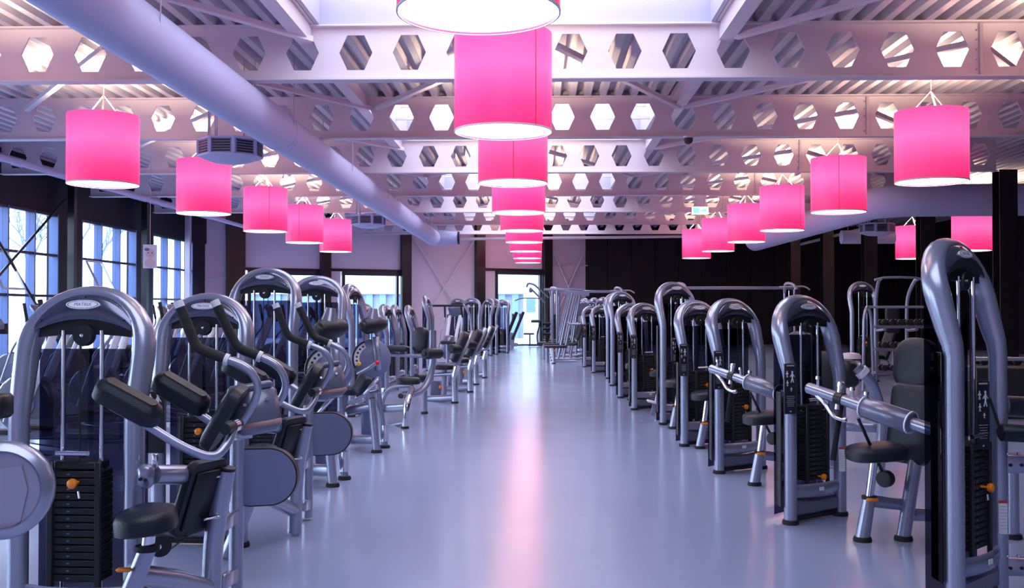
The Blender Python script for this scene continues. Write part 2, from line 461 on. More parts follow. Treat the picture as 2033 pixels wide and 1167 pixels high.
for i, (s0, s1, z1) in enumerate(((.0, 2.55, 3.02), (6.35, 9.0, 2.88), (9.55, 12.5, 2.85))):
    nm = 'door_1' if i == 0 else 'window_%d' % (7+i)
    t = link(nm, None, None, E((s0+s1)/2, 0), kind='structure'); off = V(t.location)
    fr = MB(); w = .12
    ebox(fr, s0, s0+w, 0, z1, -.12, .03); ebox(fr, s1-w, s1, 0, z1, -.12, .03); ebox(fr, s0, s1, z1-.14, z1, -.12, .03); ebox(fr, s0, s1, 0, .05, -.12, .03)
    ebox(fr, s0+.38, s0+.47, 0, z1, -.12, .03)
    link('door_frame' if i == 0 else 'window_frame', fr.mesh('door_frame', 'frame', off), t)
    link('pane', ebox(MB(), s0+.47, s1-w, .05, z1-.14, -.07, -.06).mesh('pane', 'paneg', off), t)
    link('pane', ebox(MB(), s0+w, s0+.38, .05, z1-.14, -.07, -.06).mesh('pane', 'paneg', off), t)
# head trims and horizontal joints
for i, (s0, s1, z) in enumerate(((-.0, 3.12, 3.02), (6.3, 9.5, 2.88), (9.5, 12.65, 2.85))):
    struct('trim_%d' % (i+1), ebox(MB(), s0, s1, z, z+.10, 0, .04), 'steel')
struct('trim_4', ebox(MB(), -1.95, 0, 3.3, 3.34, 0, .05), 'wallp')
struct('trim_5', ebox(MB(), 12.75, 14.3, 2.55, 2.62, 0, .05), 'wallp')
for i, s in enumerate(cols[:5]):
    w = .36 if i < 4 else .62
    mb = MB(); ebox(mb, s-.02, s+w, 0, zt, .0, .22)
    c = E(s, 0)
    for j, v in enumerate(mb.v): mb.v[j] = v-c
    link('end_wall_column', mb.mesh('end_wall_column', 'steel'), None, c, label='black steel column of the end wall, ' + ['right of the glass door', 'left of the glass door', 'right of the middle window', 'between the two end windows', 'wide one left of the end windows'][i],
         category='column', group='columns of the end wall')
for i, (s0, s1, z0, z1) in enumerate(((3.5, 6.2, .3, 4.3), (-1.62, -.1, .9, 3.9))):
    t = thing('end_wall_brace', E((s0+s1)/2, 0, .12), ['pale crossed tie rods on the solid panel left of the glass door', 'pale crossed tie rods on the panel right of the glass door'][i], 'brace')
    off = V(t.location)
    for a, b in (((s0, z0), (s1, z1)), ((s0, z1), (s1, z0))):
        link('tie_rod', MB().cyl(E(a[0], a[1], .12)-off, E(b[0], b[1], .12)-off, .035, 8).mesh('tie_rod', 'beam'), t)
link('wind_tube', MB().cyl((-3.2, 38.6, 4.12), (8.5, 38.6, 4.24), .055, 10).mesh('wind_tube', 'beam'), label='thin pale tube spanning below the farthest beam in front of the end wall', category='tube')

# ---- dark walls
wb_ = MB(); x = 2.0
while x < XR:
    wb_.bx((x, YBK, 0), (min(x+.96, XR), YBK+.2, ZD+.2)); x += 1.0
wb_.bx((2.0, YBK+.05, 0), (XR, YBK+.25, ZD+.2))
struct('wall_back.001', wb_, 'dark')
struct('wall_right', MB().bx((XR, -3, 0), (XR+.2, YBK+.2, ZD+.2)), 'dark')
struct('wall_front', MB().bx((XL-.3, -3.2, 0), (XR+.3, -3, ZD+.3)), 'wallp')
for i, y in enumerate((21.0, 25.25, 29.5, 33.75, 38.0)):
    mb = MB().bx((-.18, -.17, 0), (.18, -.15, 4.28)).bx((-.18, .15, 0), (.18, .17, 4.28)).bx((-.012, -.15, 0), (.012, .15, 4.28)).bx((-.22, -.21, 0), (.22, .21, .03))
    link('steel_column', mb.mesh('steel_column', 'steel'), None, (9.5, y, 0), label='tall black steel column on the right, ' + ['widest and nearest, beyond the near right machine', 'next behind the widest one', 'middle one, behind the arched machines', 'slim one near the dark wall', 'slimmest, farthest back by the dark wall'][i], category='column', group='columns on the right')
link('crane_rail', MB().cyl((9.7, 31.0, 3.86), (9.7, 39, 3.86), .05, 8).mesh('crane_rail', 'rod'), label='thin rail tied between the black columns on the right', category='tube')

# ---- ducts
t = thing('air_duct', (-3.62, 20, 3.96), 'big round lilac-white air duct crossing the ceiling from upper left', 'duct')
pts = [V((-3.62, y, 3.96))-t.location for y in (2.5, 14.2)]
link('duct_section', MB().cyl(pts[0], pts[1], .275, 40).mesh('duct_section', 'duct'), t)
link('duct_section', MB().cyl(pts[1]+V((0, .0, 0)), V((-3.62, 35.2, 3.96))-t.location, .268, 40).mesh('duct_section', 'duct'), t)
link('seam_ring', MB().cyl(pts[1]+V((0, -.02, 0)), pts[1]+V((0, .02, 0)), .281, 40).mesh('seam_ring', 'duct'), t)
o0 = V((-3.62, 35.2, 3.96))-t.location
el = MB().sweep(fil([o0, o0+V((0, .45, 0)), o0+V((.9, .45, 0))], .3, 6), [.268]*1+[.268]*7+[.2], 28, up=(0, 0, 1))
link('elbow', el.mesh('elbow', 'duct'), t)
link('end_collar', MB().cyl(o0+V((.86, .45, 0)), o0+V((.92, .45, 0)), .225, 28).mesh('end_collar', 'steel'), t)
for y in (5, 9, 14, 18.5, 23, 27.5, 32):
    for dx in (-.27, .27):
        link('hanger_wire', MB().cyl((dx, y-20, 0), (dx, y-20, .98), .006, 6).mesh('hanger_wire', 'rod'), t)
t = thing('air_duct', (7.0, 23.2, 3.9), 'large grey air duct on the right with a bend toward the back wall', 'duct')
pl = fil([(7.75, 36.5, 3.90), (7.75, 23.2, 3.90), (15.5, 23.2, 3.95)], 1.0, 10)
link('duct_section', MB().sweep([p-V(t.location) for p in pl], .36, 30, up=(0, 0, 1)).mesh('duct_section', 'duct'), t)
t2 = thing('air_duct', (10.9, 30.5, 3.6), 'smaller horizontal grey duct behind the black columns on the right', 'duct')
link('duct_section', MB().cyl((-1.9, 0, 0), (-.35, 0, 0), .20, 24).mesh('duct_section', 'duct'), t2)
for dx in (-1.7, -.6): link('hanger_wire', MB().cyl((dx, 0, .19), (dx, 0, ZD+.02-3.6), .008, 6).mesh('hanger_wire', 'rod'), t2)

# ---- louvred ceiling units
def ceiling_unit(x, y, z, label):
    t = thing('ceiling_heater', (x, y, z), label, 'air unit', 'louvred ceiling units')
    r = .45
    o8 = [(r*math.cos(R(22.5+45*k)), r*math.sin(R(22.5+45*k))) for k in range(8)]
    o8b = [(a*.55, b*.55) for a, b in o8]; o8c = [(a*.93, b*.93) for a, b in o8]
    mb = MB(); vs = [(a, b, .22) for a, b in o8]+[(a, b, .20) for a, b in o8]; mb.prism(o8, .25, .28); mb.prism(o8, .03, .055); mb.prism(o8c, .05, .26)
    vs = [(a, b, .03) for a, b in o8]+[(a, b, -.035) for a, b in o8b]
    mb.add(vs, [[i, (i+1) % 8, 8+(i+1) % 8, 8+i] for i in range(8)]+[[8+i for i in range(8)]])
    link('housing', mb.mesh('housing', 'duct'), t)
    for k in range(8):
        a, b = V((*o8[k], 0)), V((*o8[(k+1) % 8], 0)); lo = MB()
        link('louvre_panel', MB().bar(a*.95+V((0, 0, .05)), a*.95+V((0, 0, .26)), .05, .05).mesh('louvre_panel', 'duct'), t)
        for q in range(5):
            z0 = .078+q*.036; p, s = a*.86+b*.14, a*.14+b*.86
            link('louvre_slat', MB().bar(p+V((0, 0, z0)), s+V((0, 0, z0)), .012, .02).mesh('louvre_slat', 'steel'), t)
    top = ZD-z
    for dx, dy in ((-.25, -.2), (.25, -.2), (-.25, .2), (.25, .2)):
        link('hanger_rod', MB().cyl((dx, dy, .2), (dx, dy, top), .008, 6).mesh('hanger_rod', 'rod'), t)
    link('pipe', MB().cyl((-.3, 0, .2), (-.3, 0, top), .02, 8).mesh('pipe', 'chrome'), t)
    link('pipe', MB().cyl((-.22, .05, .2), (-.22, .05, top), .02, 8).mesh('pipe', 'chrome'), t)
    return t
ceiling_unit(-4.32, 14.3, 3.56, 'octagonal louvred air unit hanging left, above the second left lamp')
ceiling_unit(-4.35, 26.3, 3.60, 'octagonal louvred air unit hanging farther back, right of the left lamps')
ceiling_unit(9.0, 27.3, 3.45, 'octagonal louvred air unit on the right by the large grey duct')

# ---- pink lamps
def lamp_parts():
    sh = MB(); seg = 48
    sh.ring(.492, .50, .0, 1.0, seg=seg)
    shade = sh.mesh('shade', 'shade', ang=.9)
    dif = MB().lathe([(.49, .012), (.49, .02)], seg=48).mesh('diffuser', 'diffuser')
    rim = MB().ring(.494, .503, -.006, .012, seg=48).mesh('rim', 'white')
    seam = MB().box((.5*math.cos(R(-60)), .5*math.sin(R(-60)), .5), (.008, .006, .99), b=.001).mesh('seam', 'labelr')
    ws = []
    for k in range(3):
        a = R(90+120*k); ws.append(MB().bar((.30*math.cos(a), .30*math.sin(a), .97), (0, 0, 1.30), .022, .010).mesh('sling', 'cream'))
    cord = MB().cyl((0, 0, 1.29), (0, 0, 1.755), .006, 6).mesh('cord', 'rod')
    cross = MB().bar((-.49, 0, .96), (.49, 0, .96), .02, .01).bar((0, -.49, .96), (0, .49, .96), .02, .01).mesh('spider', 'cream')
    return shade, dif, rim, seam, ws, cord, cross
LP = lamp_parts()
ZLAMP = 3.27
def lamp(x, y, label, group, ang=0, dz=0):
    t = thing('pendant_lamp', (x, y, ZLAMP-dz), label, 'lamp', group, R(ang))
    if dz: link('cord', MB().cyl((0, 0, 1.72), (0, 0, 1.755+dz), .006, 6).mesh('cord', 'rod'), t)
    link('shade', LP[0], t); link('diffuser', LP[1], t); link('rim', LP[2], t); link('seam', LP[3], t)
    for w in LP[4]: link('sling', w, t)
    link('cord', LP[5], t); link('spider', LP[6], t)
    ld = UPL
    l = link('bulb', ld, t, (0, 0, .82)); l.rotation_euler = (math.pi, 0, 0)
    return t
UPL = bpy.data.lights.new('bulb', 'AREA'); UPL.shape = 'DISK'; UPL.size = .7; UPL.energy = UP_W; UPL.color = (1, .80, .50)
ordn = ['first', 'second', 'third', 'fourth', 'fifth', 'sixth', 'seventh', 'eighth', 'ninth']
LY = [6.24, 10.45, 14.7, 19.2, 23.6, 27.6, 31.9, 36.2, 39.6]
for k in range(9):
    x = -.345-.012*(k == 0)
    lab = {0: 'pink drum lamp cut by the top edge, its white underside filling the view', 1: 'large pink drum lamp fully visible in the middle of the photo', 8: 'lowest and smallest pink drum lamp of the centre row, by the end wall'}.get(k, 'pink drum lamp in the middle row, %s from the front, partly hidden' % ordn[k])
    lamp(x, LY[k], lab, 'pink lamps in the centre row', [20, 12, -28, 60, 90, 200, 30, 80, 10][k])
for k in range(0, 7):
    lab = {0: 'pink drum lamp of the left row, beside the camera', 1: 'pink drum lamp of the left row, just outside the left edge', 2: 'leftmost and largest pink drum lamp in view', 3: 'pink drum lamp under the near octagonal air unit, left row',
           4: 'third pink drum lamp of the left row, with a dark seam right of centre', 5: 'fourth pink drum lamp of the left row, overlapping the last', 6: 'smallest pink drum lamp of the left row, just left of the round duct'}[k]
    if k > 0: lamp(-6.30, LY[k], lab, 'pink lamps in the left row', [0, 0, 200, 230, -6, -34, 180][k])
for k in range(1, 8):
    lab = {1: 'pink drum lamp of the right row, just outside the right edge', 2: 'largest pink drum lamp on the right, near the right edge', 3: 'second largest pink drum lamp on the right, with a seam left of centre', 4: 'third pink drum lamp of the right row, with a seam right of centre',
           5: 'fourth pink drum lamp of the right row', 6: 'fifth pink drum lamp of the right row, overlapping its neighbour', 7: 'farthest and smallest pink drum lamp of the right row'}[k]
    lamp(5.62, LY[k], lab, 'pink lamps in the right row', [0, 0, 200, -45, 10, 160, 200, 190][k])
lamp(11.6, LY[5], 'pink drum lamp at far right beside the widest black column', 'pink lamps beyond the right columns', 200, .24)
lamp(11.6, LY[6], 'pink drum lamp at far right, cut in two by a black column', 'pink lamps beyond the right columns', 200, .24)

for k in (1, 3, 5, 7):
    link('lamp_strut', MB().bx((SKX0-.05, LY[k]-.03, ZD+.088), (SKX1+.05, LY[k]+.03, ZD+.13)).mesh('lamp_strut', 'beam'), label='thin pale strut across the roof light, carrying the %s centre lamp' % ordn[k], category='strut')
# ---- exit sign, camera dome, poster
t = thing('exit_sign', P(1390, 418, 25.2), 'small lit green and white emergency exit sign hung below a roof beam', 'sign'); 
link('sign_box', MB().box((0, 0, 0), (.40, .05, .19)).mesh('sign_box', 'exitw'), t)
s_ = MB().bx((-.17, -.03, -.07), (-.02, -.026, .07)); s_.prism([(.02, -.02), (.10, -.02), (.10, -.05), (.17, 0), (.10, .05), (.10, .02), (.02, .02)], 0, .004, Matrix.Translation((0, -.026, 0)) @ Matrix.Rotation(R(90), 4, 'X'))
link('pictogram', s_.mesh('pictogram', 'exit'), t)
for dx in (-.1, .1): link('hanger_rod', MB().cyl((dx, 0, .09), (dx, 0, ZB-t.location.z), .006, 6).mesh('hanger_rod', 'rod'), t)
t = thing('camera_dome', (2.45, 16.6, ZB-.02), 'little black dome camera under the second roof beam', 'camera')
link('dome', MB().lathe([(.02, -.13), (.06, -.11), (.075, -.07), (.075, -.02)], seg=16).mesh('dome', 'black'), t); link('base', MB().cyl((0, 0, -.03), (0, 0, .0), .08, 16).mesh('base', 'white'), t)

pc = P(298, 509, 20.5)
t = thing('hanging_poster', pc, 'pale blue poster of a baby face hung before the left windows', 'poster', None, R(20))
link('poster_sheet', MB().box((0, 0, 0), (.27, .015, .48)).mesh('poster_sheet', mat('poster_pale_blue', (.62, .70, .85), .4, noise=.15, nscale=6)), t)
fig = MB()
def disc2(mb, cx, cz, rx, rz, y, n=18): mb.prism([(cx+rx*math.cos(2*math.pi*k/n), cz+rz*math.sin(2*math.pi*k/n)) for k in range(n)], 0, .003, Matrix.Translation((0, y, 0)) @ Matrix.Rotation(R(90), 4, 'X'))
f1 = MB(); disc2(f1, 0, .06, .085, .10, -.008); disc2(f1, 0, -.13, .10, .09, -.008); link('portrait', f1.mesh('portrait', mat('poster_skin', (.60, .52, .62), .5)), t)
f2 = MB(); disc2(f2, -.035, .07, .014, .018, -.012); disc2(f2, .035, .07, .014, .018, -.012); disc2(f2, 0, .02, .018, .006, -.012); disc2(f2, -.06, .14, .05, .03, -.012); link('portrait_features', f2.mesh('portrait_features', mat('poster_dark', (.12, .16, .32), .5)), t)
link('hanging_cord', MB().cyl((0, 0, .24), (0, 0, ZD-pc.z), .004, 6).mesh('hanging_cord', 'rod'), t)

# ---- outside, seen through the end windows and the left windows
og = MB().bx((-60, 45.6, -.25), (30, 90, -.15)); og.bx((-60, -20, -.25), (XL-.4, 45.6, -.15))
link('yard', og.mesh('yard', mat('pale_yard_paving', (.45, .47, .5), .8, noise=.1, nscale=1))).__setitem__('kind', 'structure')
t = thing('outside_building', (-8, 58, -.2), 'pale blue ribbed building across the yard, behind the end windows', 'building')
fb = mat('pale_blue_cladding', (.40, .44, .50), .6, noise=.05, nscale=1)
fb2 = mat('blue_rib', (.17, .27, .48), .6); fb3 = mat('pale_green_white', (.62, .70, .72), .6)
link('wall', MB().bx((-8.5, 0, 0), (38, 4, 4.6)).mesh('wall', fb), t)
link('parapet', MB().bx((-8.5, -.2, 4.6), (38, .2, 4.72)).mesh('parapet', fb2), t)
for k in range(44):
    x = -8.4+k*.75
    link('rib', MB().bx((x, -.3, 0), (x+.36, 0, 2.55)).mesh('rib', fb2), t)
link('ledge', MB().bx((-8.5, -.4, 2.55), (38, 0, 2.62)).mesh('ledge', fb3), t)
for k in range(18):
    link('railing_post', MB().bx((-8+k*1.0, .1, 4.7), (-7.94+k*1.0, .16, 5.6)).mesh('railing_post', fb2), t)
t = thing('outside_container', (P(1062, 640, 52).x, 52, -.2), 'white cabin with a door, right behind the glass door outside', 'cabin')
link('body', MB().box((0, 0, 1.35), (1.15, 1.5, 2.7)).mesh('body', fb3), t); link('door', MB().box((-.2, -.78, 1.9), (.45, .05, .7)).mesh('door', fb2), t)
link('door_handle', MB().box((.25, -.78, 1.1), (.05, .05, .3)).mesh('door_handle', 'frame'), t)
t = thing('outside_container', (P(1090, 660, 50).x, 50, -.2), 'low white box in the yard beyond the glass door', 'cabin')
link('body', MB().box((0, 0, .9), (1.3, 1, 1.8)).mesh('body', fb3), t); link('lid', MB().box((0, 0, 1.83), (1.36, 1.06, .06)).mesh('lid', 'white'), t)
# bare trees beyond the left windows
bark = mat('bare_tree_bark', (.16, .20, .26), .8)
for i, (x, y, h) in enumerate(((-27, 62, 8), (-23, 50, 7), (-30, 52, 9), (-22, 44, 6), (-34, 46, 5))):
    t = thing('bare_tree', (x, y, -.2), 'bare winter tree outside the left windows, ' + ['tallest by the third window', 'near the pale post', 'broad one behind the poster', 'smaller one close to the glass', 'low shrub-like one seen over the nearest machine'][i], 'tree')
    tr = MB(); rnd = random.Random(i)
    def br(p, d, l, r, n):
        q = p+d*l; tr.sweep([p, q], [r, r*.65], 5)
        if n:
            for _ in range(3):
                nd = (d+V((rnd.uniform(-.7, .7), rnd.uniform(-.7, .7), rnd.uniform(-.1, .5)))).normalized(); br(q, nd, l*.72, r*.6, n-1)
    tr.sweep([(0, 0, 0), (0, 0, h*.3)], [.2, .14], 8); link('trunk', tr.mesh('trunk', bark), t)
    tr = MB(); br(V((0, 0, h*.28)), V((0, 0, 1)), h*.26, .13, 5); link('branches', tr.mesh('branches', bark, recalc=False), t)

# ================================================================ WEIGHT MACHINES
def arch_path(h, a=.262):
    """one leg, arch, other leg; the top leans back (+Y)"""
    zb = h-.53; zc = h-.31; pts = [V((-a, 0, .02)), V((-a, 0, zb-.06)), V((-a, .008, zb+.0)), V((-a-.002, .032, zb+.08))]
    def ly(z): return .032+.27*(z-(zb+.08))
    pts.append(V((-a-.006, ly(zc), zc)))
    n = 18; ra, rz = a+.006, .272
    for k in range(1, n):
        t = math.pi-math.pi*k/n
        z = zc+rz*(abs(math.sin(t))**.9); x = ra*math.copysign(abs(math.cos(t))**.95, math.cos(t))
        pts.append(V((x, ly(z), z)))
    pts += [V((-p.x, p.y, p.z)) for p in pts[:5][::-1]]
    return pts, zc, ly

TC = {}
def text_mesh(s, size, m):
    cu = bpy.data.curves.new('lettering', 'FONT'); cu.body = s; cu.size = size; cu.align_x = 'CENTER'; cu.align_y = 'CENTER'; cu.extrude = .0006; cu.resolution_u = 2
    ob = bpy.data.objects.new('lettering', cu); COL.objects.link(ob)
    dg = bpy.context.evaluated_depsgraph_get(); dg.update()
    me = bpy.data.meshes.new_from_object(ob.evaluated_get(dg)); bpy.data.objects.remove(ob); bpy.data.curves.remove(cu)
    me.materials.clear(); me.materials.append(M[m]); me.name = 'lettering'; return me

def tower_spec(tall, near, pin=13.5):
    key = (tall, near, pin)
    if key in TC: return TC[key]
    h = (1.815 if tall else 1.56); sp = []
    path, zc, ly = arch_path(h); rad = []
    for p in path:
        k = max(0, min(1, (p.z-(h-.60))/.22)); q = max(0, min(1, (p.z-(h-.25))/.2)); rad.append((.043+.005*k-.012*q, .045+.018*k-.010*q))
    sp.append(('arch_frame', MB().sweep(path, rad, 16 if near else 10, up=(0, 1, 0)).mesh('arch_frame', 'silver', ang=1.2), []))
    for s in (-1, 1):
        sp.append(('rubber_foot', MB().lathe([(.055, 0), (.057, .012), (.052, .03)], Matrix.Translation((s*.262, 0, 0)), 16).mesh('rubber_foot', 'rubber'), []))
    # crescent shroud in front of the arch, bulging forward
    def front(x, v):
        u = x/.222; zo = zc+.268*math.sqrt(max(0, 1-(x/.262)**2)); zi = h-.202+.052*(1-u*u)
        z = zo*(1-v)+zi*v; bul = math.sin(math.pi*(.12+.72*v))*.030*(1-u*u*.8)
        return V((x, ly(z)-.050-bul, z))
    m_ = 18; kk = 7
    xs = [.222*math.sin(math.pi/2*(-1+2*i/m_)) for i in range(m_+1)]
    rows = [[front(x, j/kk) for x in xs] for j in range(kk+1)]
    back = [[V((p.x, ly(p.z)-.02, p.z)) for p in r_] for r_ in rows]
    sh = MB(); sh.grid(rows); k0 = len(sh.v); nn = m_+1; sh.grid(back)
    for i in range(m_):
        for j in (0, kk): sh.f.append([j*nn+i, j*nn+i+1, k0+j*nn+i+1, k0+j*nn+i])
    for j in range(kk):
        for i in (0, m_): sh.f.append([j*nn+i, (j+1)*nn+i, k0+(j+1)*nn+i, k0+j*nn+i])
    cl = front(0, .42); up_ = (front(0, .2)-front(0, .64)).normalized(); nrm = V((1, 0, 0)).cross(up_).normalized()
    lm = frame_m(cl, nrm, (1, 0, 0))
    ov = [(.078*math.cos(2*math.pi*k/28), .0215*math.sin(2*math.pi*k/28)) for k in range(28)]
    subs = [('logo_plate', MB().prism(ov, -.014, .004, lm).mesh('logo_plate', 'logo', ang=.5))]
    ovr = MB(); n_ = 24; vs = []
    for sc_, z in ((1.0, .0042), (.93, .0042), (.93, .0055), (1.0, .0055)):
        vs += [(.072*sc_*math.cos(2*math.pi*k/n_), .0178*sc_*math.sin(2*math.pi*k/n_), z) for k in range(n_)]
    ovr.add(vs, [[a*n_+k, a*n_+(k+1) % n_, b*n_+(k+1) % n_, b*n_+k] for a, b in ((0, 1), (1, 2), (2, 3), (3, 0)) for k in range(n_)], lm)
    subs.append(('logo_ring', ovr.mesh('logo_ring', 'logotext')))
    if near:
        tm = text_mesh('MATRIX', .022, 'logotext'); tm.transform(lm @ Matrix.Translation((0, 0, .0046))); subs.append(('lettering', tm))
        for x, v in ((0, .10), (-.19, .5), (.19, .5)):
            subs.append(('screw', MB().lathe([(.005, -.004), (.005, .003)], frame_m(front(x, v), (0, -1, .3)), 8).mesh('screw', 'black')))
    sp.append(('shroud', sh.mesh('shroud', 'shroud', ang=.9), subs))
    ho = [(-.225+.45*i/12, h-.19+.052*(1-(-1+i/6)**2)) for i in range(13)]+[(.225-.45*i/12, h-.232+.014*(1-(-1+i/6)**2)) for i in range(13)]
    sp.append(('inner_hood', MB().prism(ho, -.03, .03, Matrix.Translation((0, ly(h-.2), 0)) @ Matrix.Rotation(R(90), 4, 'X')).mesh('inner_hood', 'black'), []))
    pz = h-.222; py_ = ly(pz)-.03
    sp.append(('pulley', MB().lathe([(.02, -.02), (.044, -.02), (.048, -.012), (.040, 0), (.048, .012), (.044, .02), (.02, .02)], frame_m((.0, py_, pz), (0, 1, 0)), 20).mesh('pulley', 'black'),
               [('pulley_bolt', MB().lathe([(.008, .018), (.008, .026), (.004, .028)], frame_m((0, py_, pz), (0, -1, 0)), 8).mesh('pulley_bolt', 'chrome'))]))
    g = MB(); rws = []
    for j in range(5):
        z = .04+(h-.285-.04)*j/4; rws.append([V((x, .150+.03*(1-(x/.25)**2), z)) for x in [-.255+.51*i/8 for i in range(9)]])
    g.grid(rws); sp.append(('shield', g.mesh('shield', 'smoke', recalc=False), []))
    ty = .05
    for x in (-.088, .088):
        sp.append(('guide_rod', MB().cyl((x, ty, .20), (x, ty, h-.20), .0095, 10).mesh('guide_rod', 'chrome'), []))
    np_ = 15; ph = .032; z0 = .275
    if near:
        pm = MB().box((0, 0, 0), (.225, .12, ph-.004), b=.003).mesh('weight_plate', 'plate')
        nm_ = MB().box((-.030, -.0605, 0), (.012, .002, .006), b=.0005).mesh('plate_mark', 'silver_dark')
        for k in range(np_): sp.append(('weight_plate', pm, [('plate_mark', nm_)], V((0, ty, z0+ph*(k+.5)))))
    else:
        pk = MB()
        for k in range(np_): pk.box((0, ty, z0+ph*(k+.5)), (.225, .12, ph-.004), b=.003)
        sp.append(('weight_stack', pk.mesh('weight_stack', 'plate'), [], None, 'stuff'))
    zt = z0+ph*np_
    sp.append(('top_plate', MB().box((0, ty, zt+.02), (.20, .11, .035), b=.006).mesh('top_plate', 'plate'), []))
    for s in (-1, 1): sp.append(('stack_rail', MB().box((s*.108, ty-.065, z0+.22), (.028, .02, .60), b=.004).mesh('stack_rail', 'black'), []))
    sp.append(('damper_bar', MB().cyl((-.085, ty-.06, zt+.075), (.06, ty-.06, zt+.075), .011, 10).mesh('damper_bar', 'chrome'), []))
    sp.append(('cable', MB().cyl((0, ty-.02, zt+.03), (0, ty-.02, h-.26), .004, 6).mesh('cable', 'black'), []))
    kz = z0+ph*pin
    sp.append(('selector_pin', MB().lathe([(.006, -.02), (.006, .03), (.018, .035), (.023, .045), (.021, .058), (.010, .064)], frame_m((.015, ty-.06, kz), (0, -1, 0)), 14).mesh('selector_pin', 'orange'),
               [('pin_tip', MB().cyl((.030, ty-.085, kz-.035), (.036, ty-.085, kz-.065), .006, 8).mesh('pin_tip', 'chrome'))]))
    bb = MB().sweep([(-.225, .0, .215), (-.11, -.035, .215), (0, -.045, .215), (.11, -.035, .215), (.225, 0, .215)], (.022, .046), 12, up=(0, 0, 1))
    sp.append(('base_beam', bb.mesh('base_beam', 'silver'), [('plaque', MB().box((-.02, -.068, .225), (.05, .004, .026), b=.001).mesh('plaque', 'logo'))]))
    sp.append(('base_box', MB().box((0, .03, .10), (.46, .10, .11), b=.02).mesh('base_box', 'silver_dark'), []))
    sp.append(('base_runner', MB().box((0, .03, .03), (.46, .08, .035), b=.008).mesh('base_runner', 'black'), []))
    TC[key] = sp; return sp

def place_spec(sp, root, m=None):
    for e in sp:
        name, me, subs = e[0], e[1], e[2]; loc = e[3] if len(e) > 3 else None
        o = link(name, me, root)
        mm = m.copy() if m is not None else Matrix.Identity(4)
        if loc is not None: mm = mm @ Matrix.Translation(loc)
        o.matrix_local = mm
        if len(e) > 4 and e[4]: o['kind'] = e[4]
        for sn, sm in subs:
            q = link(sn, sm, o)
            if sn in ('print_lines', 'sticker_print'): q['kind'] = 'stuff'

def placard_spec():
    if 'pl' in TC: return TC['pl']
    w, h = .085, .34
    pl = MB().box((0, 0, 0), (w, .012, h), b=.004).mesh('placard', 'label')
    a = MB()
    def seg(x0, z0, x1, z1, t=.0045): a.bar((x0, -.008, z0), (x1, -.008, z1), t, .002, (0, 1, 0), .0005)
    for cx, cz, k in ((.012, .075, 1.0), (-.024, .095, .55), (-.022, .035, .5), (.005, -.005, .35)):
        a.prism([(cx+.006*k*math.cos(t), cz+.038*k+.007*k*math.sin(t)) for t in [i*math.pi/4 for i in range(8)]], .006, .009, Matrix.Rotation(R(90), 4, 'X'))
        seg(cx, cz+.03*k, cx, cz, .012*k); seg(cx, cz+.028*k, cx-.016*k, cz+.005*k); seg(cx, cz+.028*k, cx+.016*k, cz+.005*k)
        seg(cx, cz, cx-.009*k, cz-.034*k, .006*k); seg(cx, cz, cx+.009*k, cz-.034*k, .006*k)
    pic = a.mesh('pictogram', 'labelw')
    b = MB()
    for k in range(6): b.box((0, -.0068, -.05-.013*k), (.06-.008*(k % 3), .001, .003), b=.0004)
    b.box((0, -.0068, .155), (.055, .001, .008), b=.0004); b.box((0, -.0068, -.152), (.012, .001, .009), b=.0004)
    tx = b.mesh('print_lines', 'rod')
    c = MB().box((-.024, -.0072, .105), (.012, .001, .010), b=.0003).mesh('red_mark', 'labelr')
    TC['pl'] = [('placard', pl, [('pictogram', pic), ('print_lines', tx), ('red_mark', c)])]
    return TC['pl']
def kit(parts, off):
    """parts: (name, MB, material, [subs]) in world coordinates -> spec relative to off"""
    out = []
    for p in parts:
        ang = .9
        out.append((p[0], p[1].mesh(p[0], p[2], off, ang=ang), [(s[0], s[1].mesh(s[0], s[2], off, ang=ang)) for s in (p[3] if len(p) > 3 else [])]))
    return out
def foot(p, r=.058): return MB().lathe([(r*.97, 0), (r, .012), (r*.9, .03)], Matrix.Translation((p[0], p[1], 0)), 16)
def flo(px, Y): q = P(px, 700, Y); return V((q.x, Y, 0.02))

# ---------------- kit A: crunch machine with two grips and elbow pads
OA = V((-1.96, 4.4, 0))
A = []
sm = Matrix.Translation(P(290, 1032, 4.1)) @ Matrix.Rotation(R(-6), 4, 'Y') @ Matrix.Rotation(R(15), 4, 'Z')
A.append(('seat', MB().pad(.235, .34, .085, .11, sm, e=.03, crown=.012), 'vinyl'))
g1, g2 = P(293, 1088, 4.1), flo(205, 4.1)
A.append(('seat_post', MB().sweep([g1, g2], [.036, .048], 14), 'silver', [('collar', MB().cyl(g1+V((0, 0, -.01)), g1+V((0, 0, .012)), .048, 16), 'rubber'), ('post_sleeve', MB().cyl(g1, P(296, 1062, 4.1), .027, 12), 'chrome')]))
ol = P(246, 1131, 4.05)
A.append(('lever', MB().box(ol, (.062, .03, .016), b=.007), 'orange'))
pu = P(316, 1082, 4.3)
A.append(('pulley', MB().lathe([(.02, -.03), (.044, -.03), (.047, -.02), (.040, 0), (.047, .02), (.044, .03), (.02, .03)], frame_m(pu, (.6, -.8, 0)), 20), 'black', [('pulley_bolt', MB().lathe([(.012, .028), (.012, .036), (.005, .038)], frame_m(pu, (.3, -.95, 0)), 8), 'chrome')]))
A.append(('cable', MB().cyl(P(330, 1096, 4.3), P(405, 1040, 4.9), .0035, 6), 'black'))
bm_ = frame_m(P(392, 985, 4.62), V((-.88, .30, .32)), V((.30, 1, 0)))
A.append(('backrest', MB().pad(.26, .36, .055, .05, bm_, e=.02), 'vinyl', [('back_plate', MB().box((0, 0, -.035), (.20, .28, .016), bm_, .005), 'black')]))
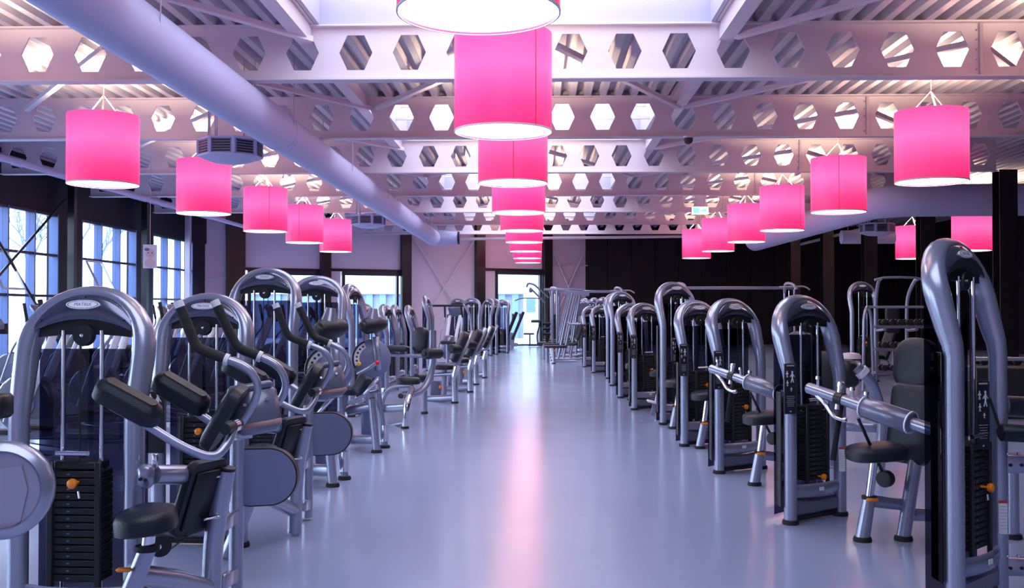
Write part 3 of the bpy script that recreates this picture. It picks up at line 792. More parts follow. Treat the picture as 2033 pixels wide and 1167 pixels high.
A.append(('post', MB().sweep(fil([P(448, 932, 4.7), P(424, 1062, 4.72), flo(420, 4.72)], .12), .046, 16), 'silver', [('post_cap', MB().cyl(P(448, 930, 4.7), P(449, 926, 4.7), .047, 16), 'black')]))
A.append(('post', MB().sweep([P(471, 872, 5.2), flo(470, 5.2)], .037, 16), 'silver'))
for y in (948, 1028):
    A.append(('bracket', MB().bar(P(402, y+2, 4.62), P(436, y-4, 4.66), .04, .012), 'chrome'))
for y in (1040, 1155):
    A.append(('cross_plate', MB().bar(P(442, y, 4.75), P(468, y-14, 5.1), .03, .07), 'silver'))
A.append(('arm_beam', MB().sweep([P(305, 942, 4.34), P(360, 942, 4.5), P(400, 944, 4.70)], [(.042, .042), (.046, .044), (.046, .044)], 12, up=(0, 0, 1)), 'silver'))
A.append(('beam_joint', MB().box(P(290, 945, 4.30), (.065, .07, .10), b=.018), 'silver', [('bolt', MB().lathe([(.008, 0), (.008, .008)], frame_m(P(286, 948, 4.30)+V((0, -.036, 0)), (0, -1, 0)), 8), 'black'), ('bolt', MB().lathe([(.008, 0), (.008, .008)], frame_m(P(296, 950, 4.30)+V((0, -.036, 0)), (0, -1, 0)), 8), 'black')]))
A.append(('chrome_link', MB().bar(P(309, 900, 4.34), P(309, 930, 4.34), .022, .022), 'chrome'))
A.append(('base_tube', MB().sweep([P(262, 1140, 4.15), P(345, 1150, 4.4), P(412, 1168, 4.7)], .045, 12), 'silver'))
# cam cover on the aisle side
dc = P(534, 946, 5.32)
dm = frame_m(dc, (.06, -1, .02), (1, 0, 0))
def dshape(r): return [(r*math.cos(R(a_)), r*math.sin(R(a_))) for a_ in range(-80, 91, 10)]+[(-.13, r*.98), (-.20, r*.5), (-.20, -r*.85), (-.10, -r*1.03)]
A.append(('cam_cover', MB().prism(dshape(.143), -.02, .02, dm), 'cover', [('cover_rim', MB().prism(dshape(.150), -.055, .012, dm), 'black')]))
# swinging frame
A.append(('swing_tube', MB().sweep(fil([P(222, 806, 4.10), P(290, 842, 4.10), P(362, 888, 4.12), P(425, 912, 4.16), P(452, 882, 4.22), P(466, 845, 4.3)], .10, 6), .019, 12), 'silver'))
A.append(('swing_tube', MB().sweep(fil([P(330, 775, 4.55), P(405, 828, 4.55), P(455, 862, 4.55), P(500, 862, 4.6)], .12, 5), .019, 12), 'silver'))
for (a, b, Y) in (((192, 758), (318, 826), 4.10), ((308, 744), (414, 806), 4.55)):
    pa, pb = P(*a, Y), P(*b, Y); d = pb-pa
    up = d.cross(V((0, 1, 0))).normalized()
    if up.z < 0: up = -up
    up = (up+V((0, -.35, 0))).normalized()
    pm = frame_m((pa+pb)/2-V((0, 0, .01)), up, d)
    A.append(('elbow_pad', MB().pad(d.length, .115, .080, .055, pm, e=.028, crown=.012), 'vinyl', [('pad_plate', MB().box((0, 0, -.046), (d.length*.7, .08, .008), pm, .003), 'black')]))
A.append(('swing_hub', MB().cyl(P(447, 852, 4.2), P(474, 842, 4.36), .024, 16), 'black', [('hub_ring', MB().cyl(P(460, 847, 4.28), P(468, 844, 4.32), .028, 16), 'chrome')]))
cm = frame_m(P(446, 826, 4.5), V((-.86, -.12, .50)), P(480, 766, 4.5)-P(412, 888, 4.5))
A.append(('chest_pad', MB().pad(.30, .26, .06, .05, cm, e=.02), 'vinyl'))
cv = frame_m(P(507, 815, 4.62), V((.35, -.9, .30)), V((1, .3, .18)))
A.append(('housing', MB().box((0, 0, 0), (.21, .21, .12), cv, .03), 'silver_dark', [('housing_lid', MB().box((-.01, .10, .0), (.20, .035, .14), cv, .012), 'silver_dark'), ('housing_band', MB().box((0, -.075, .056), (.20, .025, .012), cv, .004), 'brown'),  # strip stands in for red light on the housing's lower face
          ('bolt', MB().lathe([(.008, 0), (.008, .008)], cv @ Matrix.Translation((.05, .03, .062)), 8), 'chrome'), ('bolt', MB().lathe([(.008, 0), (.008, .008)], cv @ Matrix.Translation((-.05, .02, .062)), 8), 'chrome')]))
for pts, Y in ((((358, 610), (390, 690), (446, 712), (492, 728), (515, 762), (506, 800), (478, 842)), 4.42), (((431, 608), (470, 690), (512, 706), (552, 724), (570, 758), (562, 788), (532, 822)), 4.70)):
    q = [P(x, y, Y+.05*i/6) for i, (x, y) in enumerate(pts)]
    
    A.append(('handle_tube', MB().sweep(fil(q[2:], .05, 4), .0175, 12), 'silver'))
    A.append(('grip', MB().sweep(fil(q[:3], .035, 4), .0235, 12), 'rubber', [('grip_cap', MB().cyl(q[0]-(q[1]-q[0]).normalized()*.03, q[0], .0215, 14), 'white'), ('grip_ring', MB().cyl(q[2], q[2]+(q[3]-q[2]).normalized()*.018, .026, 14), 'white')]))
kitA = kit(A, OA)

def machine(name, loc, label, cat, tower=None, rz=0, extra=(), group=None, tdx=(0, 0)):
    t = thing(name, (loc[0], loc[1], 0), label, cat, group)
    if tower:
        sp = tower_spec(*tower); place_spec(sp, t, Matrix.Translation((tdx[0], tdx[1], 0)) @ Matrix.Rotation(R(rz), 4, 'Z'))
    for e in extra:
        if isinstance(e, tuple): place_spec(e[0], t, e[1])
        else: place_spec(e, t)
    return t
TMAT = Matrix.Translation
CAT = 'gym machine'
def pl_at(x, y, z, rz): return (placard_spec(), TMAT((x, y, z)) @ Matrix.Rotation(R(rz), 4, 'Z'))
m1 = machine('crunch_machine', (-1.96, 4.4), 'nearest arched weight machine at lower left, its seat and two upright black grips facing right', CAT, (False, True), -4, [kitA], tdx=(P(152, 800, 4.4).x+1.96, 0))
cp = placard_spec()
txt1 = text_mesh('ABDOMINAL', .014, 'labelw'); txt1.transform(frame_m((0, -.0075, .150), (0, -1, 0), (1, 0, 0)))
txt2 = text_mesh('CRUNCH', .014, 'labelw'); txt2.transform(frame_m((0, -.0075, .134), (0, -1, 0), (1, 0, 0)))
cp2 = [(cp[0][0], cp[0][1], cp[0][2][:1]+cp[0][2][2:]+[('lettering', txt1), ('lettering', txt2)])]
m2 = machine('crunch_machine', (-2.08, 6.28), 'second low arched machine on the left, black placard on its leg, grips before its badge', CAT, (False, True), -4,
             [(kitA, TMAT((.07, -.03, 0))), (cp2, TMAT(P(309, 830, 5.95)-V((-2.08, 6.28, 0))) @ Matrix.Rotation(R(6), 4, 'Z') @ Matrix.Scale(1.2, 4))])

# machine 0: only its round cover reaches into the frame
t = thing('crunch_machine', (-2.02, 3.3, 0), 'round grey cover of a machine cut off by the left edge of the photo', CAT)
O0 = V(t.location); Z0 = []
d0 = P(2, 973, 3.3); dm0 = frame_m(d0, (.28, -.95, .08), (1, .28, 0))
Z0.append(('cam_cover', MB().lathe([(.150, -.07), (.158, -.055), (.160, .0), (.152, .02), (.128, .034), (.120, .022), (.02, .018)], dm0, 40), 'silver', [
    ('cover_rib', MB().prism([(-.16, .055), (.065, .078), (.085, .0), (.065, -.10), (-.16, -.115)], .018, .032, dm0), 'silver')]))
Z0.append(('post', MB().sweep([d0+V((-.16, .08, .12)), V((d0.x-.16, d0.y+.08, .02))], .045, 14), 'silver'))
Z0.append(('pad_bracket', MB().box(P(-22, 805, 3.5), (.14, .09, .085), b=.012), 'black'))
place_spec(kit(Z0, O0), t)

# ---------------- kit B: seated torso machine with numbered dial
OB = V((-2.30, 10.6, 0)); B_ = []
l1, l2 = flo(748, 10.4), flo(764, 10.75)
B_.append(('leg', MB().sweep(fil([P(738, 792, 10.4), P(743, 845, 10.4), l1], .1), .040, 12), 'silver', [('rubber_foot', foot(l1), 'rubber')]))
B_.append(('leg', MB().sweep(fil([P(750, 780, 10.75), P(757, 830, 10.75), l2], .1), .036, 12), 'silver', [('rubber_foot', foot(l2), 'rubber'), ('chrome_sleeve', MB().cyl(l2+V((0, 0, .05)), l2+V((0, 0, .22)), .042, 12), 'chrome')]))
B_.append(('base_tube', MB().sweep([P(690, 872, 10.7), P(744, 872, 10.4)], (.03, .05), 12, up=(0, 0, 1)), 'silver'))
B_.append(('base_tube', MB().sweep([P(690, 815, 10.75), P(740, 806, 10.6)], (.03, .045), 12, up=(0, 0, 1)), 'silver'))
B_.append(('upright_panel', MB().bar(P(728, 875, 10.7), P(726, 800, 10.7), .10, .05), 'cover'))
am = frame_m(P(718, 764, 10.35), V((-.62, -.7, .35)), V((.45, 0, .9)))
B_.append(('chest_pad', MB().pad(.22, .17, .09, .05, am, e=.03), 'vinyl', [('pad_plate', MB().box((0, 0, -.05), (.18, .10, .012), am, .004), 'black')]))
B_.append(('pad_arm', MB().sweep(fil([P(691, 800, 10.3), P(716, 790, 10.3), P(735, 768, 10.3), P(752, 750, 10.35)], .1), .021, 10), 'silver'))
B_.append(('pad_bracket', MB().bar(P(722, 783, 10.28), P(751, 752, 10.28), .035, .02), 'chrome'))
dl = P(737, 712, 10.9); dlm = frame_m(dl, (.15, -.98, .1), (1, 0, 0))
B_.append(('dial_disc', MB().lathe([(.203, -.03), (.21, -.02), (.21, .01), (.203, .018), (.03, .02)], dlm, 32), 'cover', [
    ('dial_scale', MB().add([(r*math.cos(R(a)), r*math.sin(R(a)), .022) for a in range(115, 211, 10) for r in (.125, .182)], [[2*i, 2*i+1, 2*i+3, 2*i+2] for i in range(9)], dlm), 'white'),
    ('dial_edge', MB().add([(r*math.cos(R(a)), r*math.sin(R(a)), .023) for a in range(112, 216, 10) for r in (.186, .204)], [[2*i, 2*i+1, 2*i+3, 2*i+2] for i in range(10)], dlm), 'black')]
    + [('dial_mark', MB().box((.154*math.cos(R(a)), .154*math.sin(R(a)), .024), (.02, .02, .002), dlm, .0005), 'black') for a in range(125, 210, 16)]))
B_.append(('knob', MB().lathe([(.012, 0), (.022, .01), (.024, .03), (.015, .042)], frame_m(P(714, 722, 10.8), (-.2, -1, 0)), 14), 'yellow'))
B_.append(('knob', MB().lathe([(.012, 0), (.024, .01), (.026, .03), (.015, .042)], frame_m(P(749, 720, 10.6), (.1, -1, 0)), 14), 'red'))
B_.append(('dial_post', MB().bar(P(746, 668, 10.9), P(752, 735, 10.9), .07, .06), 'silver'))
rp, rq = P(722, 648, 10.75), P(757, 643, 10.95)
B_.append(('chest_roller', MB().sweep([rp, rp+(rq-rp)*.15, rp+(rq-rp)*.8, rq+(rq-rp)*.12], [.07, .088, .088, .06], 20), 'vinyl', [('rosette', MB().lathe([(.068, 0), (.05, .014), (.046, .03), (.02, .034)], frame_m(rp, rp-rq), 16), 'black'),
         ('top_collar', MB().sweep([P(738, 634, 10.85), P(741, 612, 10.85)], [.075, .045], 18), 'silver')]))
B_.append(('seat', MB().pad(.30, .34, .08, .1, TMAT(P(695, 775, 10.7)), e=.03), 'vinyl'))
B_.append(('handle_bar', MB().sweep(fil([P(710, 742, 10.6), P(733, 730, 10.5), P(745, 722, 10.5)], .04), .018, 10), 'silver'))
kitB = kit(B_, OB)
machine('torso_machine', (-2.31, 8.57), 'tall arched machine third in the left row, with numbered dial disc and slanted pad', CAT, (True, True), -3, [(kitB, TMAT((-.035, .02, 0)))])
machine('torso_machine', (-2.30, 10.6), 'tall arched machine fourth in the left row, with dial disc and fat chest roller', CAT, (True, True), 4, [kitB])

# ---------------- kit C: leg machine with upright backrest and roller
OC = V((-2.4, 14.0, 0)); C_ = []
f1_, f2_ = flo(812, 12.4), flo(850, 14.2)
C_.append(('backrest', MB().pad(.20, .34, .09, .09, frame_m(P(842, 676, 12.9), V((-.45, -.88, .12)), V((1, -.4, 0))), e=.03), 'vinyl'))
C_.append(('back_post', MB().sweep(fil([P(867, 656, 13.1), P(867, 740, 13.1), P(845, 782, 12.9), P(803, 786, 12.7)], .22, 7), .045, 14), 'silver'))
C_.append(('front_tube', MB().sweep(fil([P(763, 850, 13.0), P(766, 790, 13.0), P(785, 768, 13.0), P(826, 766, 12.9)], .16, 6), .030, 12), 'silver'))
C_.append(('seat', MB().pad(.30, .26, .08, .1, TMAT(P(818, 757, 12.8)), e=.03), 'vinyl'))
C_.append(('thigh_pad', MB().pad(.32, .20, .07, .08, TMAT(P(796, 693, 12.9)), e=.03), 'vinyl'))
C_.append(('arm_tube', MB().cyl(P(768, 704, 12.9), P(853, 708, 12.8), .024, 12), 'silver'))
C_.append(('roller_pad', MB().sweep([P(851, 703, 12.6), P(853, 703, 12.62), P(880, 702, 12.75), P(883, 702, 12.77)], [.055, .068, .068, .055], 18), 'vinyl', [('roller_cap', MB().lathe([(.03, 0), (.02, .01)], frame_m(P(851, 703, 12.6), (-1, -.3, 0)), 12), 'black')]))
C_.append(('leg', MB().sweep(fil([P(826, 772, 12.6), P(816, 800, 12.4), f1_], .12), .040, 12), 'chrome', [('rubber_foot', foot(f1_, .05), 'rubber')]))
C_.append(('leg', MB().sweep([P(850, 760, 14.2), f2_], .040, 12), 'silver', [('rubber_foot', foot(f2_, .05), 'rubber')]))
C_.append(('base_tube', MB().sweep([P(765, 813, 13.1), P(812, 810, 12.6)], (.03, .055), 12, up=(0, 0, 1)), 'silver'))
C_.append(('base_tube', MB().sweep([P(765, 848, 13.1), P(812, 842, 12.5)], (.02, .02), 12, up=(0, 0, 1)), 'silver'))
C_.append(('foot_roller', MB().cyl(P(835, 752, 13.8), P(862, 750, 14.0), .06, 16), 'vinyl'))
C_.append(('knob', MB().lathe([(.02, 0), (.035, .01), (.03, .03)], frame_m(P(804, 787, 12.5), (-.3, -1, 0)), 12), 'black'))
kitC = kit(C_, OC)
t = machine('leg_machine', (-2.46, 14.1), 'tall machine seen edge-on with round-topped backrest and short roller pad', CAT, (True, False), 78, [kitC])

# ---------------- kit D: slanted bench machines in a row
OD = V((-2.6, 16.3, 0)); D_ = []
df = flo(906, 15.9)
D_.append(('leg', MB().sweep(fil([P(910, 728, 15.9), P(905, 745, 15.9), df], .08), .052, 12), 'chrome', [('rubber_foot', foot(df, .06), 'rubber')]))
D_.append(('bench_rail', MB().bar(P(909, 725, 15.9), P(941, 657, 16.1), .07, .06, (0, 1, 0)), 'silver'))
D_.append(('backrest', MB().pad(.50, .26, .09, .08, frame_m(P(914, 688, 15.9), V((-.86, -.3, .42)), V((.35, 0, .8))), e=.03), 'vinyl', [('back_plate', MB().box((0, 0, -.055), (.40, .16, .02), frame_m(P(914, 688, 15.9), V((-.86, -.3, .42)), V((.35, 0, .8))), .005), 'black')]))
D_.append(('roller_pad', MB().sweep([P(896, 692, 15.6), P(898, 692, 15.62), P(915, 694, 15.7), P(917, 694, 15.72)], [.05, .07, .07, .05], 16), 'vinyl'))
D_.append(('seat', MB().pad(.30, .34, .08, .1, TMAT(P(885, 728, 16.2)), e=.03), 'vinyl'))
D_.append(('seat_post', MB().cyl(P(885, 733, 16.2), flo(884, 16.2), .04, 12), 'silver'))
D_.append(('base_tube', MB().sweep([P(850, 792, 16.3), P(903, 790, 16.0)], (.03, .055), 12, up=(0, 0, 1)), 'silver'))
D_.append(('cross_tube', MB().sweep([P(840, 745, 16.4), P(905, 742, 16.0)], .032, 12), 'silver'))
D_.append(('stack_block', MB().box(P(868, 770, 16.5), (.16, .2, .25), b=.02), 'cover'))
D_.append(('knob', MB().lathe([(.02, 0), (.03, .01), (.02, .03)], frame_m(P(877, 768, 16.1), (0, -1, 0)), 12), 'orange'))
kitD = kit(D_, OD)
for i, (x, y, tl, dx, lab) in enumerate(((-2.62, 16.3, False, 0, 'first of the slanted-bench machines, its chrome front leg nearest, left of the aisle'),
        (-2.62, 18.4, False, .10, 'second slanted-bench machine on the left, right behind the first bench'), (-2.68, 20.2, False, .16, 'third slanted-bench machine on the left of the aisle'),
        (-2.66, 22.2, False, .2, 'fourth slanted-bench machine on the left, before the taller arch'), (-2.56, 24.6, True, .3, 'taller arched machine ending the left row, before the pale cross-braced panel'))):
    machine('bench_machine', (x, y), lab, CAT, (tl, False), 78+2*i, [(kitD, TMAT((dx, 0, 0)))] if i < 4 else [])

# ---------------- far left cluster of arches
for i, (x, y, rz) in enumerate(((-2.45, 31.5, -6), (-1.98, 30.6, -14), (-1.62, 32.6, -50), (-1.22, 34.6, -30), (-1.48, 33.4, -48))):
    machine('pulley_tower', (x, y), 'arched tower in the far cluster near the glass door, ' + ['leftmost and behind', 'foremost with a clear badge', 'edge-on beside the foremost', 'rightmost, next to the glass door', 'middle one, half hidden'][i], CAT, (True, False), rz, group='far arched towers')

# ---------------- right row
kitR = None
OR = V((2.13, 5.12, 0)); R_ = []
def kR(near):
    """seat unit behind a tower and the lever arm; from the nearest machine"""
    K = []
    fA, fB = flo(1697, 6.50), flo(1778, 6.53)
    s1 = P(1712, 990, 6.5)
    K.append(('seat_post', MB().sweep([s1, fA], [.038, .046], 14), 'silver', [('rubber_foot', foot(fA), 'rubber'), ('collar', MB().cyl(s1, s1+V((0, 0, .02)), .046, 14), 'rubber'), ('post_sleeve', MB().cyl(s1, P(1722, 915, 6.5), .026, 12), 'chrome'),
              ('lever', MB().box(P(1718, 992, 6.44), (.075, .03, .022), b=.008), 'orange')]))
    K.append(('back_leg', MB().sweep([P(1808, 890, 6.65), fB], .044, 14), 'silver', [('rubber_foot', foot(fB), 'rubber')]))
    K.append(('base_tube', MB().sweep([P(1716, 994, 6.52), P(1790, 1002, 6.6)], (.03, .04), 12, up=(0, 0, 1)), 'silver'))
    K.append(('base_tube', MB().sweep([P(1790, 1020, 6.6), P(1850, 1022, 6.7)], (.03, .045), 12, up=(0, 0, 1)), 'silver'))
    K.append(('seat', MB().pad(.36, .34, .085, .12, TMAT(P(1727, 897, 6.5)) @ Matrix.Rotation(R(-4), 4, 'Y'), e=.03, crown=.012), 'vinyl'))
    K.append(('backrest', MB().pad(.30, .34, .08, .12, frame_m(P(1804, 722, 6.75), V((-.80, -.55, .16)), V((-.4, .9, 0))), e=.025), 'vinyl'))
    K.append(('backrest', MB().pad(.30, .52, .08, .06, frame_m(P(1794, 840, 6.7), V((-.80, -.55, .14)), V((-.4, .9, 0))), e=.025), 'vinyl'))
    pu = P(1745, 950, 6.6)
    K.append(('pulley', MB().lathe([(.02, -.03), (.05, -.03), (.054, -.02), (.046, 0), (.054, .02), (.05, .03), (.02, .03)], frame_m(pu, (-.7, -.7, 0)), 18), 'black'))
    K.append(('cable', MB().cyl(P(1690, 830, 6.4), P(1738, 935, 6.5), .010, 6), 'black'))
    a, b = P(1592, 770, 6.25), P(1850, 858, 5.55)
    d = b-a
    K.append(('lever_arm', MB().sweep([a, b], .034, 14), 'silver', [('arm_end', MB().lathe([(.030, 0), (.026, .012)], frame_m(a, -d), 14), 'black'),
        ('arm_sleeve', MB().sweep([a+d*.44, a+d*.455, a+d*.80, a+d*.815], [.045, .062, .062, .045], 16), 'silver_dark'), ('arm_wrap', MB().sweep([a+d*.235, a+d*.29], .041, 14), 'black'),
        ('arm_ring', MB().sweep([a+d*.45, a+d*.46], .065, 16), 'logo'), ('arm_ring', MB().sweep([a+d*.795, a+d*.805], .065, 16), 'logo')]))
    c = a+d*.26
    K.append(('arm_knob', MB().lathe([(.016, -.11), (.016, .02), (.020, .022), (.020, .05), (.012, .056)], frame_m(c+V((0, 0, .045)), (.15, 0, 1)), 12), 'chrome'))
    K.append(('hook_handle', MB().sweep(fil([a+d*.06+V((0, -.02, -.03)), a+d*.12+V((0, -.05, -.06)), a+d*.18+V((0, -.05, -.12)), a+d*.26+V((0, -.05, -.12))], .05), .012, 10), 'chrome', [('handle_tip', MB().lathe([(.016, 0), (.018, .02), (.012, .028)], frame_m(a+d*.26+V((0, -.05, -.12)), (1, -.3, .2)), 12), 'chrome')]))
    for q in (.08, .36, .47):
        K.append(('arm_bolt', MB().lathe([(.010, 0), (.010, .04), (.016, .042), (.014, .06)], frame_m(a+d*q+V((0, 0, .03)), (0, 0, 1)), 10), 'chrome'))
    st = a+d*.27; K.append(('strap', MB().bar(st+V((0, 0, -.03)), st+V((-.05, .0, -.36)), .035, .008, (0, 1, 0)), 'black'))
    return K
kitR = kit(kR(True), OR)
kitRlow = [e for e in kitR if e[0] in ('seat_post', 'back_leg', 'base_tube', 'seat')]
def c2m(l, r): return V(((l[0]+r[0])/2, (l[1]+r[1])/2, 0))
def leg_at(px, Y): q = P(px, 800, Y); return (q.x, Y)
RR = [ # front leg (px, Y), tall, rz, near, full kit, label
    (1894, 4.93, True, 45, True, 2, 'tallest arched weight machine at the right edge of the photo, seen almost edge-on'),
    (1568, 7.0, False, 36, True, 1, 'second nearest machine on the right, low arch, black placard on its front leg'),
    (1427, 9.15, False, 34, True, 0, 'low arched machine right of the aisle, third from the camera'),
    (1358, 10.95, False, 32, True, 0, 'low arched machine right of the aisle, fourth from the camera, orange knob visible'),
    (1316, 13.0, True, 31, True, 0, 'tall arched machine in the middle of the right row, standing above its neighbours'),
    (1259, 14.9, False, 30, True, 0, 'low arched machine right of the aisle, just beyond the tall middle one'),
    (1232, 16.9, False, 29, False, 0, 'low arched machine right of the aisle, partly hidden, second beyond the tall middle one'),
    (1216, 19.6, True, 28, False, 0, 'tall arched machine right of the aisle, front one of a close pair'),
    (1207, 21.6, True, 28, False, 0, 'tall arched machine right of the aisle, rear one of a close pair'),
    (1179, 23.6, False, 26, False, 0, 'low slim arched machine farther up the right row, black placard on its leg'),
    (1161, 26.0, False, 26, False, 0, 'last and smallest low arched machine of the right row'),
]
for i, (px, Y, tall, rz, near, full, lab) in enumerate(RR):
    fx, fy = leg_at(px, Y); c, s = math.cos(R(rz)), math.sin(R(rz)); cx, cy = fx+.265*c, fy+.265*s
    ex = []
    if full: ex.append((kitR, TMAT((0, 0, 0))))
    elif near: ex.append((kitRlow, TMAT((0, .1, 0))))
    if i not in (0, 4, 7, 8):
        ex.append(pl_at(-.265*c-.012, -.265*s-.062, .92, 8))
    if i in (0,): ex.append(pl_at(.035, .02, .93, 20))
    if i == 4: ex.append(pl_at(-.08, -.17, .93, 20))
    t = machine('weight_machine', (cx, cy), lab, CAT, (tall, near, {1: .8, 3: 11.5}.get(i, 9.5)), rz, ex, 'arched machines right of the aisle')
    # safety sticker on the rear leg
    if i < 4:
        st = MB().box((0, 0, 0), (.045, .004, .17), b=.001).mesh('sticker', 'white'); o = link('sticker', st, t)
        o.matrix_local = TMAT((.265*c, .265*s-.045, .40)); link('sticker_head', MB().box((0, -.001, .078), (.045, .004, .014), b=.001).mesh('sticker_head', 'labelr'), o)
        pr = MB()
        for q in range(8): pr.box((0, -.0025, .055-.016*q), (.036, .001, .003), b=.0003)
        link('sticker_print', pr.mesh('sticker_print', 'rod'), o)
    # side guard along the front leg of the near machines
    if i < 6:
        sg = MB().box((-.265*c-.06, -.265*s+.06, .50 if not tall else .70), (.012, .13, .78 if not tall else 1.1), b=.005)
        link('side_guard', sg.mesh('side_guard', 'smoke' if i == 0 else 'black'), t)
    if i == 0:
        G = []
        G.append(('rear_post', MB().sweep([P(2009, 900, 6.6), flo(2008, 6.6)], .04, 12), 'silver', [('rubber_foot', foot(flo(2008, 6.6)), 'rubber')]))
        for y in (921, 1124):
            G.append(('side_beam', MB().bar(P(1976, y, 5.3), P(2080, y, 5.3), .06, .085), 'silver', [('bolt', MB().lathe([(.009, 0), (.009, .01)], frame_m(P(x_, y-19, 5.26), (0, 0, 1)), 8), 'chrome') for x_ in (2000, 2022)]+[('bolt', MB().lathe([(.009, 0), (.009, .01)], frame_m(P(x_, y, 5.26)+V((0, -.03, 0)), (0, -1, 0)), 8), 'black') for x_ in (2000, 2022)]))
        for (x_, y_, Y_, r_) in ((2004, 858, 5.2, .045), (2012, 806, 5.5, .055)):
            q = P(x_, y_, Y_); G.append(('roller_pad', MB().sweep([q+V((-.05, 0, 0)), q+V((-.04, 0, 0)), q+V((.16, 0, -.01)), q+V((.17, 0, -.01))], [r_*.7, r_, r_, r_*.7], 16), 'vinyl'))
        G.append(('cable', MB().cyl(P(1965, 790, 5.25), P(1985, 850, 5.2), .008, 6), 'black'))
        G.append(('seat', MB().pad(.14, .3, .07, .05, frame_m(P(1925, 810, 5.6), V((-.5, -.8, .2)), V((1, -.5, 0))), e=.02), 'vinyl'))
        place_spec(kit(G, V(t.location)), t)

# ================================================================ CARDIO MACHINES BY THE WINDOWS
def cardio_spec():
    if 'ca' in TC: return TC['ca']
    sp = []
    def a(n, mb, m, subs=()): sp.append((n, mb.mesh(n, m), [(x, y.mesh(x, z)) for x, y, z in subs]))
    # faces -X; length about 1.9 along X
    a('base_frame', MB().box((0, 0, .07), (1.7, .12, .08), b=.02).box((.82, 0, .06), (.10, .62, .08), b=.02).box((-.82, 0, .06), (.10, .55, .08), b=.02), 'silver')
    a('flywheel_housing', MB().lathe([(.10, -.13), (.30, -.12), (.33, -.08), (.33, .08), (.30, .12), (.10, .13)], frame_m((-.45, 0, .42), (0, 1, 0)), 24), 'silver_dark', [('flywheel_cap', MB().lathe([(.14, -.14), (.13, -.15)], frame_m((-.45, 0, .42), (0, 1, 0)), 18), 'cover')])
    for s in (-1, 1):
        a('upright', MB().bar((-.42, s*.12, .35), (-.05, s*.16, 1.30), .07, .09, (0, 1, 0), .02), 'logo')
        a('swing_arm', MB().sweep(fil([(-.55, s*.30, .25), (-.35, s*.30, .85), (-.12, s*.27, 1.15), (-.20, s*.25, 1.55)], .12), .021, 10), 'silver', [('grip', MB().cyl((-.14, s*.265, 1.25), (-.20, s*.25, 1.56), .027, 10), 'rubber')])
        a('pedal_arm', MB().bar((-.50, s*.20, .22), (.60, s*.20, .30), .05, .07), 'silver_dark', [('pedal', MB().box((.42, s*.20, .35), (.36, .15, .04), b=.015), 'black')])
        a('rear_rail', MB().bar((.1, s*.2, .20), (.85, s*.2, .12), .05, .05), 'chrome')
    cm_ = frame_m((-.02, 0, 1.40), (.75, 0, .62), (0, 1, 0))
    a('console', MB().box((0, 0, 0), (.42, .34, .07), cm_, .03), 'silver_dark', [('screen', MB().box((0, .03, .038), (.26, .16, .006), cm_, .003), 'label'), ('button_strip', MB().box((0, -.11, .038), (.24, .03, .006), cm_, .002), 'red')])
    a('bottle_holder', MB().lathe([(.05, 0), (.05, .10)], TMAT((.03, .24, 1.22)), 12), 'black')
    TC['ca'] = sp; return sp
def mach(name, x, y, rz, label, cat, sp, group=None, z=0):
    t = thing(name, (x, y, z), label, cat, group, R(rz)); place_spec(sp, t); return t
rowA = ['nearest, at the left edge', 'second, seen through the nearest smoked shield', 'third', 'fourth', 'fifth', 'sixth', 'seventh', 'eighth', 'last, behind the tall arches']
for i in range(9):
    mach('elliptical_trainer', -5.15, 9.4+1.75*i, 0 if i else -8, 'elliptical trainer of the row behind the left arches, '+rowA[i], 'elliptical', cardio_spec(), 'ellipticals behind the left arched machines')
for i in range(9):
    mach('elliptical_trainer', -8.3, 13.2+1.9*i, 4, 'elliptical trainer by the left windows, %s from the camera' % (ordn[i] if i else 'nearest'), 'elliptical', cardio_spec(), 'ellipticals along the windows')
mach('exercise_bike', P(905, 670, 28.5).x, 28.5, 70, 'grey cardio machine in the far cluster before the pale braced panel', 'exercise bike', cardio_spec())

# treadmill-like climber near the glass door
sp = []
def a_(n, mb, m, subs=()): sp.append((n, mb.mesh(n, m), [(x, y.mesh(x, z)) for x, y, z in subs]))
for s in (-1, 1):
    a_('side_rail', MB().bar((.0, s*.32, .35), (.42, s*.32, 1.38), .10, .07, (0, 1, 0), .02), 'black')
    a_('side_panel', MB().prism([(-.75, .0), (.05, .0), (.10, .55), (-.15, .60), (-.75, .18)], -.02, .02, TMAT((0, s*.3, .02)) @ Matrix.Rotation(R(90), 4, 'X')), 'silver')
a_('deck', MB().box((-.4, 0, .16), (1.2, .52, .12), b=.03), 'silver'); a_('console', MB().box((.30, 0, 1.2), (.10, .6, .25), b=.03), 'silver_dark')
a_('roller', MB().cyl((-.1, -.3, .52), (-.1, .3, .52), .08, 14), 'vinyl')
mach('treadmill', P(1002, 670, 35.5).x, 35.5, 0, 'grey treadmill with two slanted black rails left of the glass door', 'treadmill', sp)
mach('treadmill', P(1004, 670, 38.2).x+.25, 38.2, 0, 'second small treadmill just behind the first one by the glass door', 'treadmill', sp)

# frame with a long horizontal bar
sp = []
for s in (-1, 1):
    a_('curved_arm', MB().sweep(fil([(s*.62, 0, .05), (s*.62, 0, 1.2), (s*.45, 0, 1.55), (s*.40, 0, 1.56)], .3), .035, 12), 'silver', [('rubber_foot', foot((s*.62, 0)), 'rubber')])
a_('pull_bar', MB().cyl((-.48, 0, 1.56), (.48, 0, 1.56), .028, 12), 'rubber'); a_('seat', MB().pad(.4, .3, .08, .08, TMAT((0, -.2, .6)), e=.03), 'vinyl'); a_('seat_post', MB().cyl((0, -.2, .56), (0, -.2, 0), .04, 10), 'silver')
mach('pull_bar_machine', P(890, 620, 26.8).x, 26.8, 0, 'silver frame with a long black horizontal bar before the pale braced panel', CAT, sp)

